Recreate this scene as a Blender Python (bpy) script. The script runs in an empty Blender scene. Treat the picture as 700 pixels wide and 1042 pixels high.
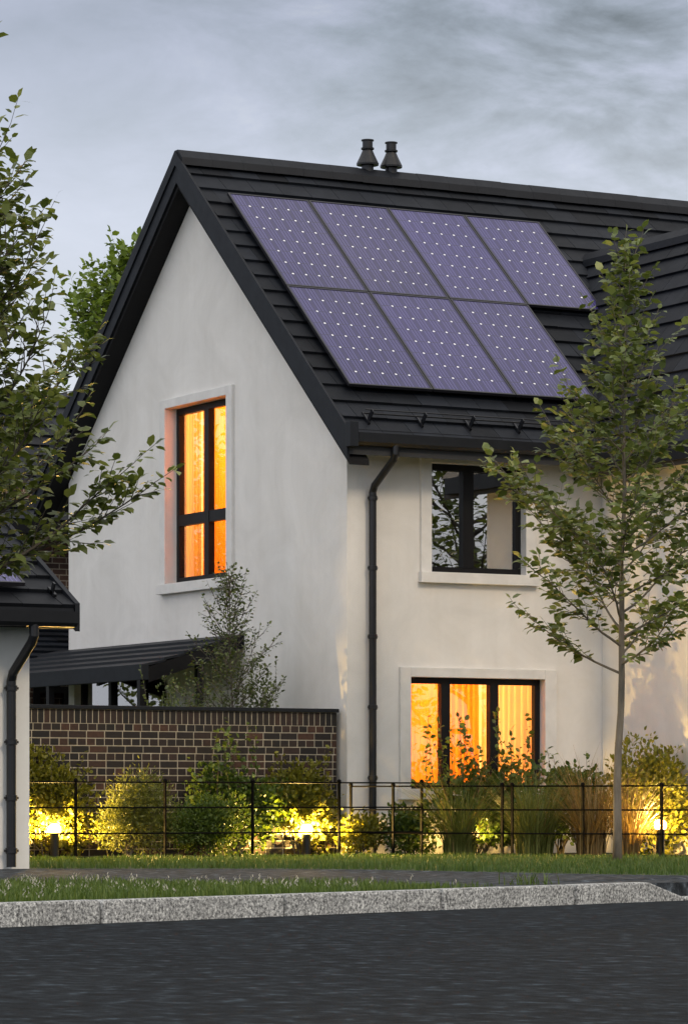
import bpy, bmesh, math, random
import numpy as np
from mathutils import Vector, Matrix

rnd = random.Random(7)
sc = bpy.context.scene
COL = sc.collection
R = math.radians

# ------------------------------------------------------------------ helpers
class MB:
    """collects boxes, bars, tubes; build() links them as one mesh object"""
    def __init__(s): s.v = []; s.f = []
    def add(s, vs, fs):
        o = len(s.v); s.v += [tuple(v) for v in vs]; s.f += [tuple(i + o for i in f) for f in fs]
    def box(s, x0, x1, y0, y1, z0, z1):
        s.add([(x0,y0,z0),(x1,y0,z0),(x1,y1,z0),(x0,y1,z0),(x0,y0,z1),(x1,y0,z1),(x1,y1,z1),(x0,y1,z1)],
              [(0,3,2,1),(4,5,6,7),(0,1,5,4),(1,2,6,5),(2,3,7,6),(3,0,4,7)])
    def hexa(s, lo, hi):
        s.add(list(lo) + list(hi), [(0,3,2,1),(4,5,6,7),(0,1,5,4),(1,2,6,5),(2,3,7,6),(3,0,4,7)])
    def obox(s, o, a, b, c):
        """oriented box: corner o, edge vectors a, b, c"""
        o, a, b, c = map(Vector, (o, a, b, c))
        s.hexa([o, o+a, o+a+b, o+b], [o+c, o+a+c, o+a+b+c, o+b+c])
    def tube(s, pts, rad, n=6, cap=True):
        pts = [Vector(p) for p in pts]
        if not hasattr(rad, '__len__'): rad = [rad] * len(pts)
        rings = []; up = None
        for i, p in enumerate(pts):
            d = (pts[min(i+1, len(pts)-1)] - pts[max(i-1, 0)])
            if d.length < 1e-9: d = Vector((0,0,1))
            d.normalize()
            if up is None:
                up = Vector((0,0,1)) if abs(d.z) < .9 else Vector((1,0,0))
            a = d.cross(up)
            if a.length < 1e-6: a = d.cross(Vector((.3,.9,.2)))
            a.normalize(); b = a.cross(d).normalized(); up = b
            rings.append([p + (a*math.cos(2*math.pi*k/n) + b*math.sin(2*math.pi*k/n))*rad[i] for k in range(n)])
        o = len(s.v)
        for r in rings: s.v += [tuple(q) for q in r]
        for i in range(len(rings)-1):
            for k in range(n):
                k2 = (k+1) % n
                s.f.append((o+i*n+k, o+i*n+k2, o+(i+1)*n+k2, o+(i+1)*n+k))
        if cap:
            s.f.append(tuple(o+k for k in range(n))[::-1])
            s.f.append(tuple(o+(len(rings)-1)*n+k for k in range(n)))
    def lathe(s, c, prof, n=20):
        cx, cy, cz = c; o = len(s.v)
        for r, z in prof:
            for k in range(n):
                a = 2*math.pi*k/n
                s.v.append((cx+r*math.cos(a), cy+r*math.sin(a), cz+z))
        for i in range(len(prof)-1):
            for k in range(n):
                k2 = (k+1) % n
                s.f.append((o+i*n+k, o+i*n+k2, o+(i+1)*n+k2, o+(i+1)*n+k))
        s.f.append(tuple(o+k for k in range(n))[::-1])
        s.f.append(tuple(o+(len(prof)-1)*n+k for k in range(n)))
    def prism(s, poly, ext):
        """poly: list of 3d points (planar), ext: extrusion vector"""
        n = len(poly); e = Vector(ext)
        a = [Vector(p) for p in poly]; b = [p+e for p in a]
        s.add(a+b, [tuple(range(n))[::-1], tuple(range(n, 2*n))] + [(i, (i+1) % n, n+(i+1) % n, n+i) for i in range(n)])
    def build(s, name, mat, parent=None, smooth=False, bevel=0, fix=True):
        me = bpy.data.meshes.new(name); me.from_pydata(s.v, [], s.f); me.update()
        if fix or bevel:
            bm = bmesh.new(); bm.from_mesh(me)
            if bevel:
                bmesh.ops.bevel(bm, geom=[e for e in bm.edges if len(e.link_faces) == 2 and e.calc_face_angle(0) > .5],
                                offset=bevel, segments=2, affect='EDGES', profile=.6)
            bmesh.ops.recalc_face_normals(bm, faces=bm.faces); bm.to_mesh(me); bm.free()
        return link(name, me, mat, parent, smooth)

def link(name, me, mat, parent=None, smooth=False):
    if smooth: me.shade_smooth()
    if isinstance(mat, (list, tuple)):
        for m in mat: me.materials.append(m)
    else: me.materials.append(mat)
    o = bpy.data.objects.new(name, me); COL.objects.link(o)
    if parent is not None:
        o.parent = parent
        w = Vector((0,0,0)); p = parent
        while p is not None: w += p.location; p = p.parent
        me.transform(Matrix.Translation(-w))       # meshes are written in world coordinates
    return o

def thing(name, label, cat, loc=(0,0,0), group=None):
    o = bpy.data.objects.new(name, None); COL.objects.link(o); o.location = loc
    o.empty_display_size = .2
    return tag(o, label, cat, group)
def tag(o, label, cat, group=None, kind=None):
    if label: o['label'] = label
    if cat: o['category'] = cat
    if group: o['group'] = group
    if kind: o['kind'] = kind
    return o
def kind(o, k): o['kind'] = k; return o

# ------------------------------------------------------------------ materials
def newmat(name):
    m = bpy.data.materials.new(name); m.use_nodes = True
    nt = m.node_tree; nt.nodes.clear()
    return m, nt
def N(nt, t, **kw):
    n = nt.nodes.new(t)
    for k, v in kw.items():
        if k in n.inputs: n.inputs[k].default_value = v
        else: setattr(n, k, v)
    return n
def L(nt, a, b): nt.links.new(a, b)
def rgb(c): return (c[0], c[1], c[2], 1)
def ramp(nt, fac, stops):
    r = N(nt, 'ShaderNodeValToRGB'); L(nt, fac, r.inputs[0])
    el = r.color_ramp.elements
    while len(el) < len(stops): el.new(.5)
    for e, (p, c) in zip(el, stops): e.position = p; e.color = rgb(c)
    return r.outputs[0]
def noise(nt, vec, scale, detail=4, rough=.55, dist=0):
    n = N(nt, 'ShaderNodeTexNoise'); n.inputs['Scale'].default_value = scale
    n.inputs['Detail'].default_value = detail; n.inputs['Roughness'].default_value = rough; n.inputs['Distortion'].default_value = dist
    if vec is not None: L(nt, vec, n.inputs['Vector'])
    return n.outputs[0]
def mapping(nt, scale=(1,1,1), rot=(0,0,0), src='Object'):
    tc = N(nt, 'ShaderNodeTexCoord'); mp = N(nt, 'ShaderNodeMapping')
    mp.inputs['Scale'].default_value = scale; mp.inputs['Rotation'].default_value = rot
    L(nt, tc.outputs[src], mp.inputs['Vector']); return mp.outputs[0]
def finish(nt, shader):
    o = N(nt, 'ShaderNodeOutputMaterial'); L(nt, shader, o.inputs[0])
def bump(nt, h, strength=.3, dist=.01):
    b = N(nt, 'ShaderNodeBump'); b.inputs['Strength'].default_value = strength; b.inputs['Distance'].default_value = dist
    L(nt, h, b.inputs['Height']); return b.outputs[0]

def surf(name, c0, c1, scale=8, rough=.6, rough_var=0, bscale=60, bstr=.2, bdist=.004, stretch=(1,1,1), metal=0, spec=.5, island=0):
    m, nt = newmat(name)
    v = mapping(nt, stretch)
    n1 = noise(nt, v, scale, 6, .6)
    col = ramp(nt, n1, [(.3, c0), (.7, c1)])
    if island:
        g = N(nt, 'ShaderNodeNewGeometry')
        mr = N(nt, 'ShaderNodeMapRange'); L(nt, g.outputs['Random Per Island'], mr.inputs[0])
        mr.inputs[3].default_value = 1-island; mr.inputs[4].default_value = 1+island
        mx = N(nt, 'ShaderNodeVectorMath', operation='SCALE'); L(nt, col, mx.inputs[0]); L(nt, mr.outputs[0], mx.inputs['Scale'])
        col = mx.outputs[0]
    p = N(nt, 'ShaderNodeBsdfPrincipled'); L(nt, col, p.inputs['Base Color'])
    p.inputs['Roughness'].default_value = rough; p.inputs['Metallic'].default_value = metal; p.inputs['Specular IOR Level'].default_value = spec
    if rough_var:
        r = N(nt, 'ShaderNodeMapRange'); L(nt, noise(nt, v, scale*2.3, 4), r.inputs[0])
        r.inputs[3].default_value = rough-rough_var; r.inputs[4].default_value = rough+rough_var
        L(nt, r.outputs[0], p.inputs['Roughness'])
    if bstr: L(nt, bump(nt, noise(nt, v, bscale, 5, .6), bstr, bdist), p.inputs['Normal'])
    finish(nt, p.outputs[0]); return m

def render_wall(name, c0, c1):
    """smooth cement render: faint trowel mottling, rain streaks, fine grain"""
    m, nt = newmat(name)
    v = mapping(nt)
    col = ramp(nt, noise(nt, v, 1.1, 7, .66, .8), [(.32, c0), (.66, c1)])
    st = ramp(nt, noise(nt, mapping(nt, (3.5, 3.5, .22)), 1.3, 5, .6), [(.30, (.955,.95,.94)), (.56, (1,1,1))])
    mx = N(nt, 'ShaderNodeMix', data_type='RGBA', blend_type='MULTIPLY'); mx.inputs[0].default_value = .8
    L(nt, col, mx.inputs[6]); L(nt, st, mx.inputs[7])
    p = N(nt, 'ShaderNodeBsdfPrincipled'); L(nt, mx.outputs[2], p.inputs['Base Color']); p.inputs['Roughness'].default_value = .85
    p.inputs['Specular IOR Level'].default_value = .25
    ad = N(nt, 'ShaderNodeMath', operation='ADD'); L(nt, noise(nt, v, 90, 3), ad.inputs[0]); L(nt, noise(nt, v, 4, 5), ad.inputs[1])
    L(nt, bump(nt, ad.outputs[0], .35, .006), p.inputs['Normal'])
    finish(nt, p.outputs[0]); return m

def leaf_mat(name, stops, trans=.35, rough=.45, tcol=(1.25,1.2,.5)):
    m, nt = newmat(name)
    g = N(nt, 'ShaderNodeNewGeometry')
    ad = N(nt, 'ShaderNodeMath', operation='MULTIPLY_ADD'); ad.inputs[1].default_value = .65
    L(nt, g.outputs['Random Per Island'], ad.inputs[0])
    s2 = N(nt, 'ShaderNodeMath', operation='MULTIPLY'); s2.inputs[1].default_value = .35
    L(nt, noise(nt, mapping(nt), 1.6, 3), s2.inputs[0]); L(nt, s2.outputs[0], ad.inputs[2])
    col = ramp(nt, ad.outputs[0], stops)
    p = N(nt, 'ShaderNodeBsdfPrincipled'); L(nt, col, p.inputs['Base Color']); p.inputs['Roughness'].default_value = rough
    p.inputs['Specular IOR Level'].default_value = .4
    t = N(nt, 'ShaderNodeBsdfTranslucent')
    mul = N(nt, 'ShaderNodeVectorMath', operation='MULTIPLY'); L(nt, col, mul.inputs[0]); mul.inputs[1].default_value = tcol
    L(nt, mul.outputs[0], t.inputs[0])
    mx = N(nt, 'ShaderNodeMixShader'); mx.inputs[0].default_value = trans
    L(nt, p.outputs[0], mx.inputs[1]); L(nt, t.outputs[0], mx.inputs[2]); finish(nt, mx.outputs[0]); return m

def glass_mat(name, refl=.25, tint=(.95,.97,1)):
    m, nt = newmat(name)
    tr = N(nt, 'ShaderNodeBsdfTransparent'); tr.inputs[0].default_value = rgb(tint)
    gl = N(nt, 'ShaderNodeBsdfGlossy'); gl.inputs[0].default_value = (1,1,1,1); gl.inputs['Roughness'].default_value = .005
    L(nt, bump(nt, noise(nt, mapping(nt), 1.2, 2), .03, .05), gl.inputs['Normal'])
    fr = N(nt, 'ShaderNodeFresnel'); fr.inputs[0].default_value = 1.5
    a = N(nt, 'ShaderNodeMath', operation='ADD'); a.inputs[1].default_value = refl; a.use_clamp = True
    L(nt, fr.outputs[0], a.inputs[0])
    mx = N(nt, 'ShaderNodeMixShader'); L(nt, a.outputs[0], mx.inputs[0])
    L(nt, tr.outputs[0], mx.inputs[1]); L(nt, gl.outputs[0], mx.inputs[2]); finish(nt, mx.outputs[0]); return m

def curtain_mat(name, c, trans=.6):
    m, nt = newmat(name)
    col = ramp(nt, noise(nt, mapping(nt, (30,30,1.5)), 1.5, 4), [(.3, tuple(x*.8 for x in c)), (.7, c)])
    d = N(nt, 'ShaderNodeBsdfDiffuse'); t = N(nt, 'ShaderNodeBsdfTranslucent')
    L(nt, col, d.inputs[0]); L(nt, col, t.inputs[0])
    mx = N(nt, 'ShaderNodeMixShader'); mx.inputs[0].default_value = trans
    L(nt, d.outputs[0], mx.inputs[1]); L(nt, t.outputs[0], mx.inputs[2]); finish(nt, mx.outputs[0]); return m

M = {}
M['render'] = render_wall('white_render', (.64,.62,.588), (.735,.715,.685))
M['render_pale'] = render_wall('garage_render', (.66,.665,.64), (.73,.735,.71))
M['surround'] = surf('stone_surround', (.60,.585,.56), (.70,.685,.66), 5, .8, bscale=120, bstr=.15)
M['tile'] = surf('slate_tile', (.0058,.0075,.0108), (.0098,.0122,.0172), 3, .62, .08, 35, .25, .004, island=.45, spec=.2)
M['deck'] = surf('roof_underlay', (.02,.021,.023), (.026,.027,.03), 4, .8, bstr=0)
M['verge'] = surf('verge_board', (.0065,.008,.0115), (.010,.0125,.017), 3, .55, .08, 20, .1, .002, spec=.2)
M['soffit'] = surf('soffit_black', (.006,.006,.007), (.009,.009,.010), 3, .7, bstr=0, spec=.2)
M['black_metal'] = surf('black_metal', (.006,.007,.009), (.010,.011,.014), 6, .38, .08, 60, .05, .001, spec=.35)
M['frame'] = surf('frame_black', (.004,.004,.005), (.006,.006,.007), 6, .45, .05, bstr=0, spec=.2)
M['iron'] = surf('fence_iron', (.003,.003,.003), (.006,.0055,.005), 30, .6, .1, 150, .2, .001, spec=.04)
M['mortar'] = surf('mortar', (.34,.30,.225), (.46,.41,.32), 20, .9, bscale=150, bstr=.5)
M['glass'] = glass_mat('window_glass', .17)
M['glass_dark'] = glass_mat('window_glass_coated', .42)
M['room'] = surf('room_paint', (.72,.60,.42), (.76,.64,.46), 3, .8, bstr=0)
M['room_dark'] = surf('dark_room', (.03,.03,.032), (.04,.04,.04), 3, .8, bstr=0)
M['curtain_orange'] = curtain_mat('curtain_orange', (.90,.34,.03))
M['curtain_cream'] = curtain_mat('curtain_cream', (.92,.58,.21), .6)
M['curtain_beige'] = curtain_mat('curtain_beige', (.72,.62,.52), .3)
M['bark'] = surf('bark_grey', (.10,.085,.065), (.19,.165,.13), 14, .85, 0, 45, .7, .01, (1,1,.25))
M['bark_dark'] = surf('bark_dark', (.05,.042,.032), (.10,.085,.065), 14, .85, 0, 45, .7, .01, (1,1,.25))
M['soil'] = surf('soil', (.018,.014,.010), (.05,.04,.028), 9, .95, 0, 50, .8, .02)

def brick_mat():
    m, nt = newmat('brick_faces')
    g = N(nt, 'ShaderNodeNewGeometry')
    col = ramp(nt, g.outputs['Random Per Island'], [(0,(.007,.006,.0055)),(.3,(.0125,.0088,.0075)),(.55,(.0175,.0108,.0088)),(.8,(.026,.014,.0105)),(.93,(.060,.026,.015)),(1,(.011,.010,.010))])
    v = mapping(nt)
    n = ramp(nt, noise(nt, v, 28, 5, .65), [(.3,(.6,.6,.6)),(.7,(1.25,1.2,1.15))])
    mx = N(nt, 'ShaderNodeMix', data_type='RGBA', blend_type='MULTIPLY'); mx.inputs[0].default_value = 1
    L(nt, col, mx.inputs[6]); L(nt, n, mx.inputs[7])
    p = N(nt, 'ShaderNodeBsdfPrincipled'); L(nt, mx.outputs[2], p.inputs['Base Color']); p.inputs['Roughness'].default_value = .8
    L(nt, bump(nt, noise(nt, v, 120, 5), .5, .004), p.inputs['Normal'])
    finish(nt, p.outputs[0]); return m
M['brick'] = brick_mat()

def asphalt(name, c0, c1, c2):
    m, nt = newmat(name)
    v = mapping(nt)
    big = ramp(nt, noise(nt, v, .35, 6, .65, .4), [(.3, c0), (.7, c1)])
    # worn, drawn-out wheel marks along the carriageway (its own direction)
    st = ramp(nt, noise(nt, mapping(nt, (1.5, 1, 1)), 6, 3.2, .62, .1), [(.34,(.32,.32,.33)),(.50,(.85,.86,.87)),(.60,(1.7,1.72,1.74)),(.70,(4.4,4.45,4.5))])
    gr = ramp(nt, noise(nt, v, 90, 3, .7), [(.3,(.65,.65,.65)),(.66,(1.15,1.15,1.15)),(.76,c2)])
    m1 = N(nt, 'ShaderNodeMix', data_type='RGBA', blend_type='MULTIPLY'); m1.inputs[0].default_value = .8
    m1.inputs[0].default_value = 1; L(nt, big, m1.inputs[6]); L(nt, st, m1.inputs[7])
    m2 = N(nt, 'ShaderNodeMix', data_type='RGBA', blend_type='MULTIPLY'); m2.inputs[0].default_value = 1
    L(nt, m1.outputs[2], m2.inputs[6]); L(nt, gr, m2.inputs[7])
    p = N(nt, 'ShaderNodeBsdfPrincipled'); L(nt, m2.outputs[2], p.inputs['Base Color']); p.inputs['Roughness'].default_value = .85
    p.inputs['Specular IOR Level'].default_value = .12
    ad = N(nt, 'ShaderNodeMath', operation='ADD'); L(nt, noise(nt, v, 60, 4, .7), ad.inputs[0]); L(nt, noise(nt, v, 5, 4), ad.inputs[1])
    L(nt, bump(nt, ad.outputs[0], .6, .012), p.inputs['Normal'])
    finish(nt, p.outputs[0]); return m
M['road'] = asphalt('asphalt', (.0072,.0102,.0130), (.0122,.0160,.0195), (2.6,2.6,2.6))
M['path'] = asphalt('path_asphalt', (.032,.038,.045), (.047,.055,.063), (1.5,1.5,1.5))

def granite():
    m, nt = newmat('granite')
    v = mapping(nt)
    a = ramp(nt, noise(nt, v, 50, 3, .75), [(.36,(.05,.052,.054)),(.47,(.26,.27,.275)),(.56,(.42,.435,.44)),(.68,(.80,.82,.82))])
    b = ramp(nt, noise(nt, v, 2.5, 4), [(.3,(.78,.78,.76)),(.7,(1.1,1.1,1.08))])
    mx = N(nt, 'ShaderNodeMix', data_type='RGBA', blend_type='MULTIPLY'); mx.inputs[0].default_value = 1
    L(nt, a, mx.inputs[6]); L(nt, b, mx.inputs[7])
    p = N(nt, 'ShaderNodeBsdfPrincipled'); L(nt, mx.outputs[2], p.inputs['Base Color']); p.inputs['Roughness'].default_value = .8
    L(nt, bump(nt, noise(nt, v, 60, 4), .6, .008), p.inputs['Normal'])
    finish(nt, p.outputs[0]); return m
M['granite'] = granite()
M['ground'] = surf('earth_ground', (.04,.05,.02), (.07,.075,.035), .4, .95, bscale=5, bstr=.3)
M['lawn'] = surf('lawn_ground', (.030,.045,.012), (.055,.075,.022), 5, .95, bscale=40, bstr=.6, bdist=.03)

def cells_mat(cw, ch, W, H):
    """solar cells in panel-local x,y (metres): cell grid, silver corner diamonds, busbars"""
    m, nt = newmat('solar_cells')
    tc = N(nt, 'ShaderNodeTexCoord'); sp = N(nt, 'ShaderNodeSeparateXYZ'); L(nt, tc.outputs['Object'], sp.inputs[0])
    def mth(op, a, b=None, c=None):
        n = N(nt, 'ShaderNodeMath', operation=op)
        for i, q in enumerate((a, b, c)):
            if q is None: continue
            if isinstance(q, (int, float)): n.inputs[i].default_value = q
            else: L(nt, q, n.inputs[i])
        return n.outputs[0]
    def edge(s, w):
        f = mth('FRACT', mth('DIVIDE', s, w)); return mth('MULTIPLY', mth('MINIMUM', f, mth('SUBTRACT', 1, f)), w)
    dx, dy = edge(sp.outputs[0], cw), edge(sp.outputs[1], ch)
    dia = mth('LESS_THAN', mth('ADD', dx, dy), .0185)
    for q, lim in ((sp.outputs[0], W), (sp.outputs[1], H)):      # no corner diamonds along the rim
        dia = mth('MULTIPLY', dia, mth('MULTIPLY', mth('GREATER_THAN', q, .06), mth('LESS_THAN', q, lim-.06)))
    lines = mth('LESS_THAN', edge(sp.outputs[0], cw/4), .0036)
    gap = mth('LESS_THAN', mth('MINIMUM', dx, dy), .006)
    oi = N(nt, 'ShaderNodeObjectInfo')
    base = ramp(nt, mth('ADD', mth('MULTIPLY', noise(nt, mapping(nt), .9, 3), .7), mth('MULTIPLY', oi.outputs['Random'], .3)), [(.25,(.014,.011,.066)),(.75,(.036,.029,.128))])
    def mixc(f, a, b, k=1):
        n = N(nt, 'ShaderNodeMix', data_type='RGBA'); 
        L(nt, mth('MULTIPLY', f, k), n.inputs[0]); L(nt, a, n.inputs[6]); n.inputs[7].default_value = rgb(b); return n.outputs[2]
    c = mixc(lines, base, (.21,.20,.47), .55)
    c = mixc(gap, c, (.012,.011,.03), .75)
    c = mixc(dia, c, (.85,.87,.92))
    p = N(nt, 'ShaderNodeBsdfPrincipled'); L(nt, c, p.inputs['Base Color']); p.inputs['Roughness'].default_value = .30
    p.inputs['Coat Weight'].default_value = .28; p.inputs['Coat Roughness'].default_value = .06; p.inputs['Specular IOR Level'].default_value = .3
    finish(nt, p.outputs[0]); return m

def lens_mat():
    m, nt = newmat('lamp_lens')
    e = N(nt, 'ShaderNodeEmission'); e.inputs[0].default_value = (1,.55,.16,1); e.inputs[1].default_value = 14
    t = N(nt, 'ShaderNodeBsdfTransparent')
    mx = N(nt, 'ShaderNodeMixShader'); mx.inputs[0].default_value = .6
    L(nt, t.outputs[0], mx.inputs[1]); L(nt, e.outputs[0], mx.inputs[2]); finish(nt, mx.outputs[0]); return m
M['lens'] = lens_mat()

# ------------------------------------------------------------------ camera
cam = bpy.data.cameras.new('camera'); co = bpy.data.objects.new('camera', cam); COL.objects.link(co)
co.location = (-20.1735, -36.6668, .675); co.rotation_euler = (R(90), 0, R(-28.77))
cam.sensor_fit = 'HORIZONTAL'; cam.sensor_width = 36; cam.lens = 36*3515/700; cam.shift_y = .42
cam.clip_start = .5; cam.clip_end = 3000
sc.camera = co
A = R(28.77); FWD = Vector((math.sin(A), math.cos(A), 0)); RGT = Vector((math.cos(A), -math.sin(A), 0))

# ------------------------------------------------------------------ ground
def slab(name, poly, z, mat, k='structure', depth=.3):
    mb = MB(); mb.prism([(x, y, z-depth) for x, y in poly], (0,0,depth))
    return kind(mb.build(name, mat), k)
KD = Vector((.9296, .3685)); KN = Vector((-.3685, .9296))      # kerb direction, towards the house
K0 = Vector((-11.397, -16.075))                                   # foot of the kerb face, left edge of the picture
def kp(t, n=0.0, z=None):
    p = K0 + KD*t + KN*n
    return (p.x, p.y) if z is None else (p.x, p.y, z)
mb = MB(); mb.add([(-400,-400,-.46),(400,-400,-.46),(400,600,-.46),(-400,600,-.46)], [(0,1,2,3)])
kind(mb.build('ground', M['ground']), 'structure')
slab('road', [kp(-60,.10), kp(-60,-26), kp(60,-26), kp(60,.10)], -.145, M['road'])
KW = .14
T_DROP0, T_DROP1 = 7.35, 7.85
far_edge = [(-40,-5.25), (-6.47,-5.25), (-5.02,-6.04), (-4.3,-6.55), (-3.75,-7.25), (-3.3,-8.85), (-2.95,-10.1), (-2.5,-11.0), (-1.7,-11.0), (14,-4.8), (45,7.5)]
near_edge = [(-40,-8.4), (-12,-9.9), (-9.72,-10.93), (-8.48,-11.61), (-7.73,-12.39), (-7.0,-13.14), (-6.6,-13.75)]
tj = 5.5                                                          # where the path reaches the kerb
kb = kp(tj, KW)
path_poly = far_edge[::1] + [kp(52, KW+.0), kp(T_DROP1, KW), kp(T_DROP0, KW), kb] + near_edge[::-1]
mbp = MB()
mbp.prism([(x, y, -.3) for x, y in path_poly], (0,0,.3))
# the crossing ramps down to the dropped kerb
for i, v in enumerate(mbp.v):
    if v[2] > -.01:
        p = Vector(v[:2]) - K0
        t, n = p.dot(KD), p.dot(KN)
        if n < KW+.01 and t > T_DROP1-.02: mbp.v[i] = (v[0], v[1], -.118)
kind(mbp.build('path', M['path']), 'structure')
lawn_poly = [(-6.47,-5.25),(-6.47,40),(-80,40),(-80,160),(120,160),(120,7.5),(45,7.5)] + far_edge[1:-1][::-1][:-1]
slab('lawn', lawn_poly, 0, M['lawn'])
verge_poly = [kp(-28, KW), kb] + near_edge[::-1]
slab('verge', verge_poly, 0, M['lawn'])
mb = MB()
t = -28.0; joint = .016; blocks = [-28+1.86*i for i in range(40)]
# block ends measured from the photograph: 0.92, 2.8, (4.4), 6.3
ends = [-3.6-1.86*i for i in range(13)][::-1] + [-1.0, .95, 2.83, 4.63, 6.34, T_DROP1]
for a, b in zip(ends[:-1], ends[1:]):
    z1 = 0 + rnd.uniform(-.002,.002); zb = z1
    lo = [kp(a+joint,0,-.44), kp(b-joint,0,-.44), kp(b-joint,KW,-.44), kp(a+joint,KW,-.44)]
    if b == T_DROP1:
        mb.hexa([kp(a+joint,0,-.44), kp(T_DROP0,0,-.44), kp(T_DROP0,KW,-.44), kp(a+joint,KW,-.44)], [kp(a+joint,0,z1+.012), kp(T_DROP0,0,z1+.012), kp(T_DROP0,KW,z1+.012), kp(a+joint,KW,z1+.012)])
        mb.hexa([kp(T_DROP0+.001,0,-.44), kp(b,0,-.44), kp(b,KW,-.44), kp(T_DROP0+.001,KW,-.44)], [kp(T_DROP0+.001,0,z1+.012), kp(b,0,-.115), kp(b,KW,-.115), kp(T_DROP0+.001,KW,z1+.012)])
    else:
        mb.hexa(lo, [kp(a+joint,0,z1+.012), kp(b-joint,0,zb+.012), kp(b-joint,KW,zb+.012), kp(a+joint,KW,z1+.012)])
for i in range(12):
    a = T_DROP1 + 1.86*i
    mb.hexa([kp(a+joint,0,-.44), kp(a+1.854,0,-.44), kp(a+1.854,KW,-.44), kp(a+joint,KW,-.44)],
            [kp(a+joint,0,-.115), kp(a+1.854,0,-.115), kp(a+1.854,KW,-.115), kp(a+joint,KW,-.115)])
kind(mb.build('kerb', M['granite'], bevel=.018), 'structure')
# planting bed along the house and garden wall
slab('planting_bed', [(-4.6,-.93),(.40,-.93),(2.55,-3.45),(3.60,-3.45),(3.60,-.06),(-.02,-.06),(-.02,.10),(-4.6,.10)], .02, M['soil'], depth=.1)

# ------------------------------------------------------------------ house
HX0, HX1, HD = 0.0, 3.675, 8.19
APY, APZ, K = 4.1, 9.12, .866          # ridge line of the tiled surface, roof pitch
house = thing('house', 'white rendered house with steep dark tiled roof, solar panels and orange lit windows', 'house', (0,0,0))

def holed_wall(name, U, top, holes, mapf, thick, mat, parent):
    """wall over u-cuts with rectangular holes; mapf(u, d, z) -> world"""
    us = sorted(set(U + [h[0] for h in holes] + [h[1] for h in holes]))
    zs = sorted(set([-.1] + [h[2] for h in holes] + [h[3] for h in holes]))
    bm = bmesh.new(); cache = {}
    def V(u, z):
        k = (round(u,4), round(z,4))
        if k not in cache: cache[k] = bm.verts.new(mapf(u, 0, z))
        return cache[k]
    faces = []
    for a, b in zip(us[:-1], us[1:]):
        tmin = min(top(a), top(b)); zz = [z for z in zs if z < tmin-.01]
        for i, z in enumerate(zz):
            last = i == len(zz)-1
            z2a, z2b = (top(a), top(b)) if last else (zz[i+1], zz[i+1])
            if any(h[0]-1e-4 <= a and b <= h[1]+1e-4 and h[2]-1e-4 <= z and max(z2a,z2b) <= h[3]+1e-4 for h in holes): continue
            faces.append(bm.faces.new([V(a,z), V(b,z), V(b,z2b), V(a,z2a)]))
    r = bmesh.ops.extrude_face_region(bm, geom=faces)
    d = Vector(mapf(0, thick, 0)) - Vector(mapf(0, 0, 0))
    bmesh.ops.translate(bm, verts=[g for g in r['geom'] if isinstance(g, bmesh.types.BMVert)], vec=d)
    bmesh.ops.recalc_face_normals(bm, faces=bm.faces)
    me = bpy.data.meshes.new(name); bm.to_mesh(me); bm.free()
    return link(name, me, mat, parent)

GM = lambda u, d, z: (d, u, z)                   # gable wall: u along +y, depth into the house +x
FM = lambda u, d, z: (u, d, z)                   # front wall: u along +x, depth +y
WG = (3.17, 4.98, 3.57, 5.92); WU = (1.166, 2.523, 3.486, 4.83); WL = (.873, 2.804, .82, 2.19)
PD = (5.0, 8.0, .08, 2.40)                      # glazed door under the canopy
gtop = lambda u: APZ-.40-K*abs(u-APY)
gw = holed_wall('wall', [0.0, APY, HD], gtop, [WG, PD], GM, .28, M['render'], house)
gw['label'] = 'tall grey white gable wall'
fw = holed_wall('wall', [.2805, HX1-.002], lambda u: 5.16, [WU, WL], FM, .28, M['render'], house)
mb = MB(); mb.box(0.0, .2800, .001, .002, 0, .001)
# front wall strip at the corner (the return of the gable wall)
mb = MB(); mb.box(.28, 11, HD-.28, HD, -.1, 5.16); mb.build('wall', M['render'], house)
mb = MB(); mb.prism([(10.7, 0, -.1),(10.7, HD-.285, -.1),(10.7, HD-.285, 5.1),(10.7, APY, 8.6),(10.7, 0, 5.1)], (.28,0,0)); mb.build('wall', M['render'], house)

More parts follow.
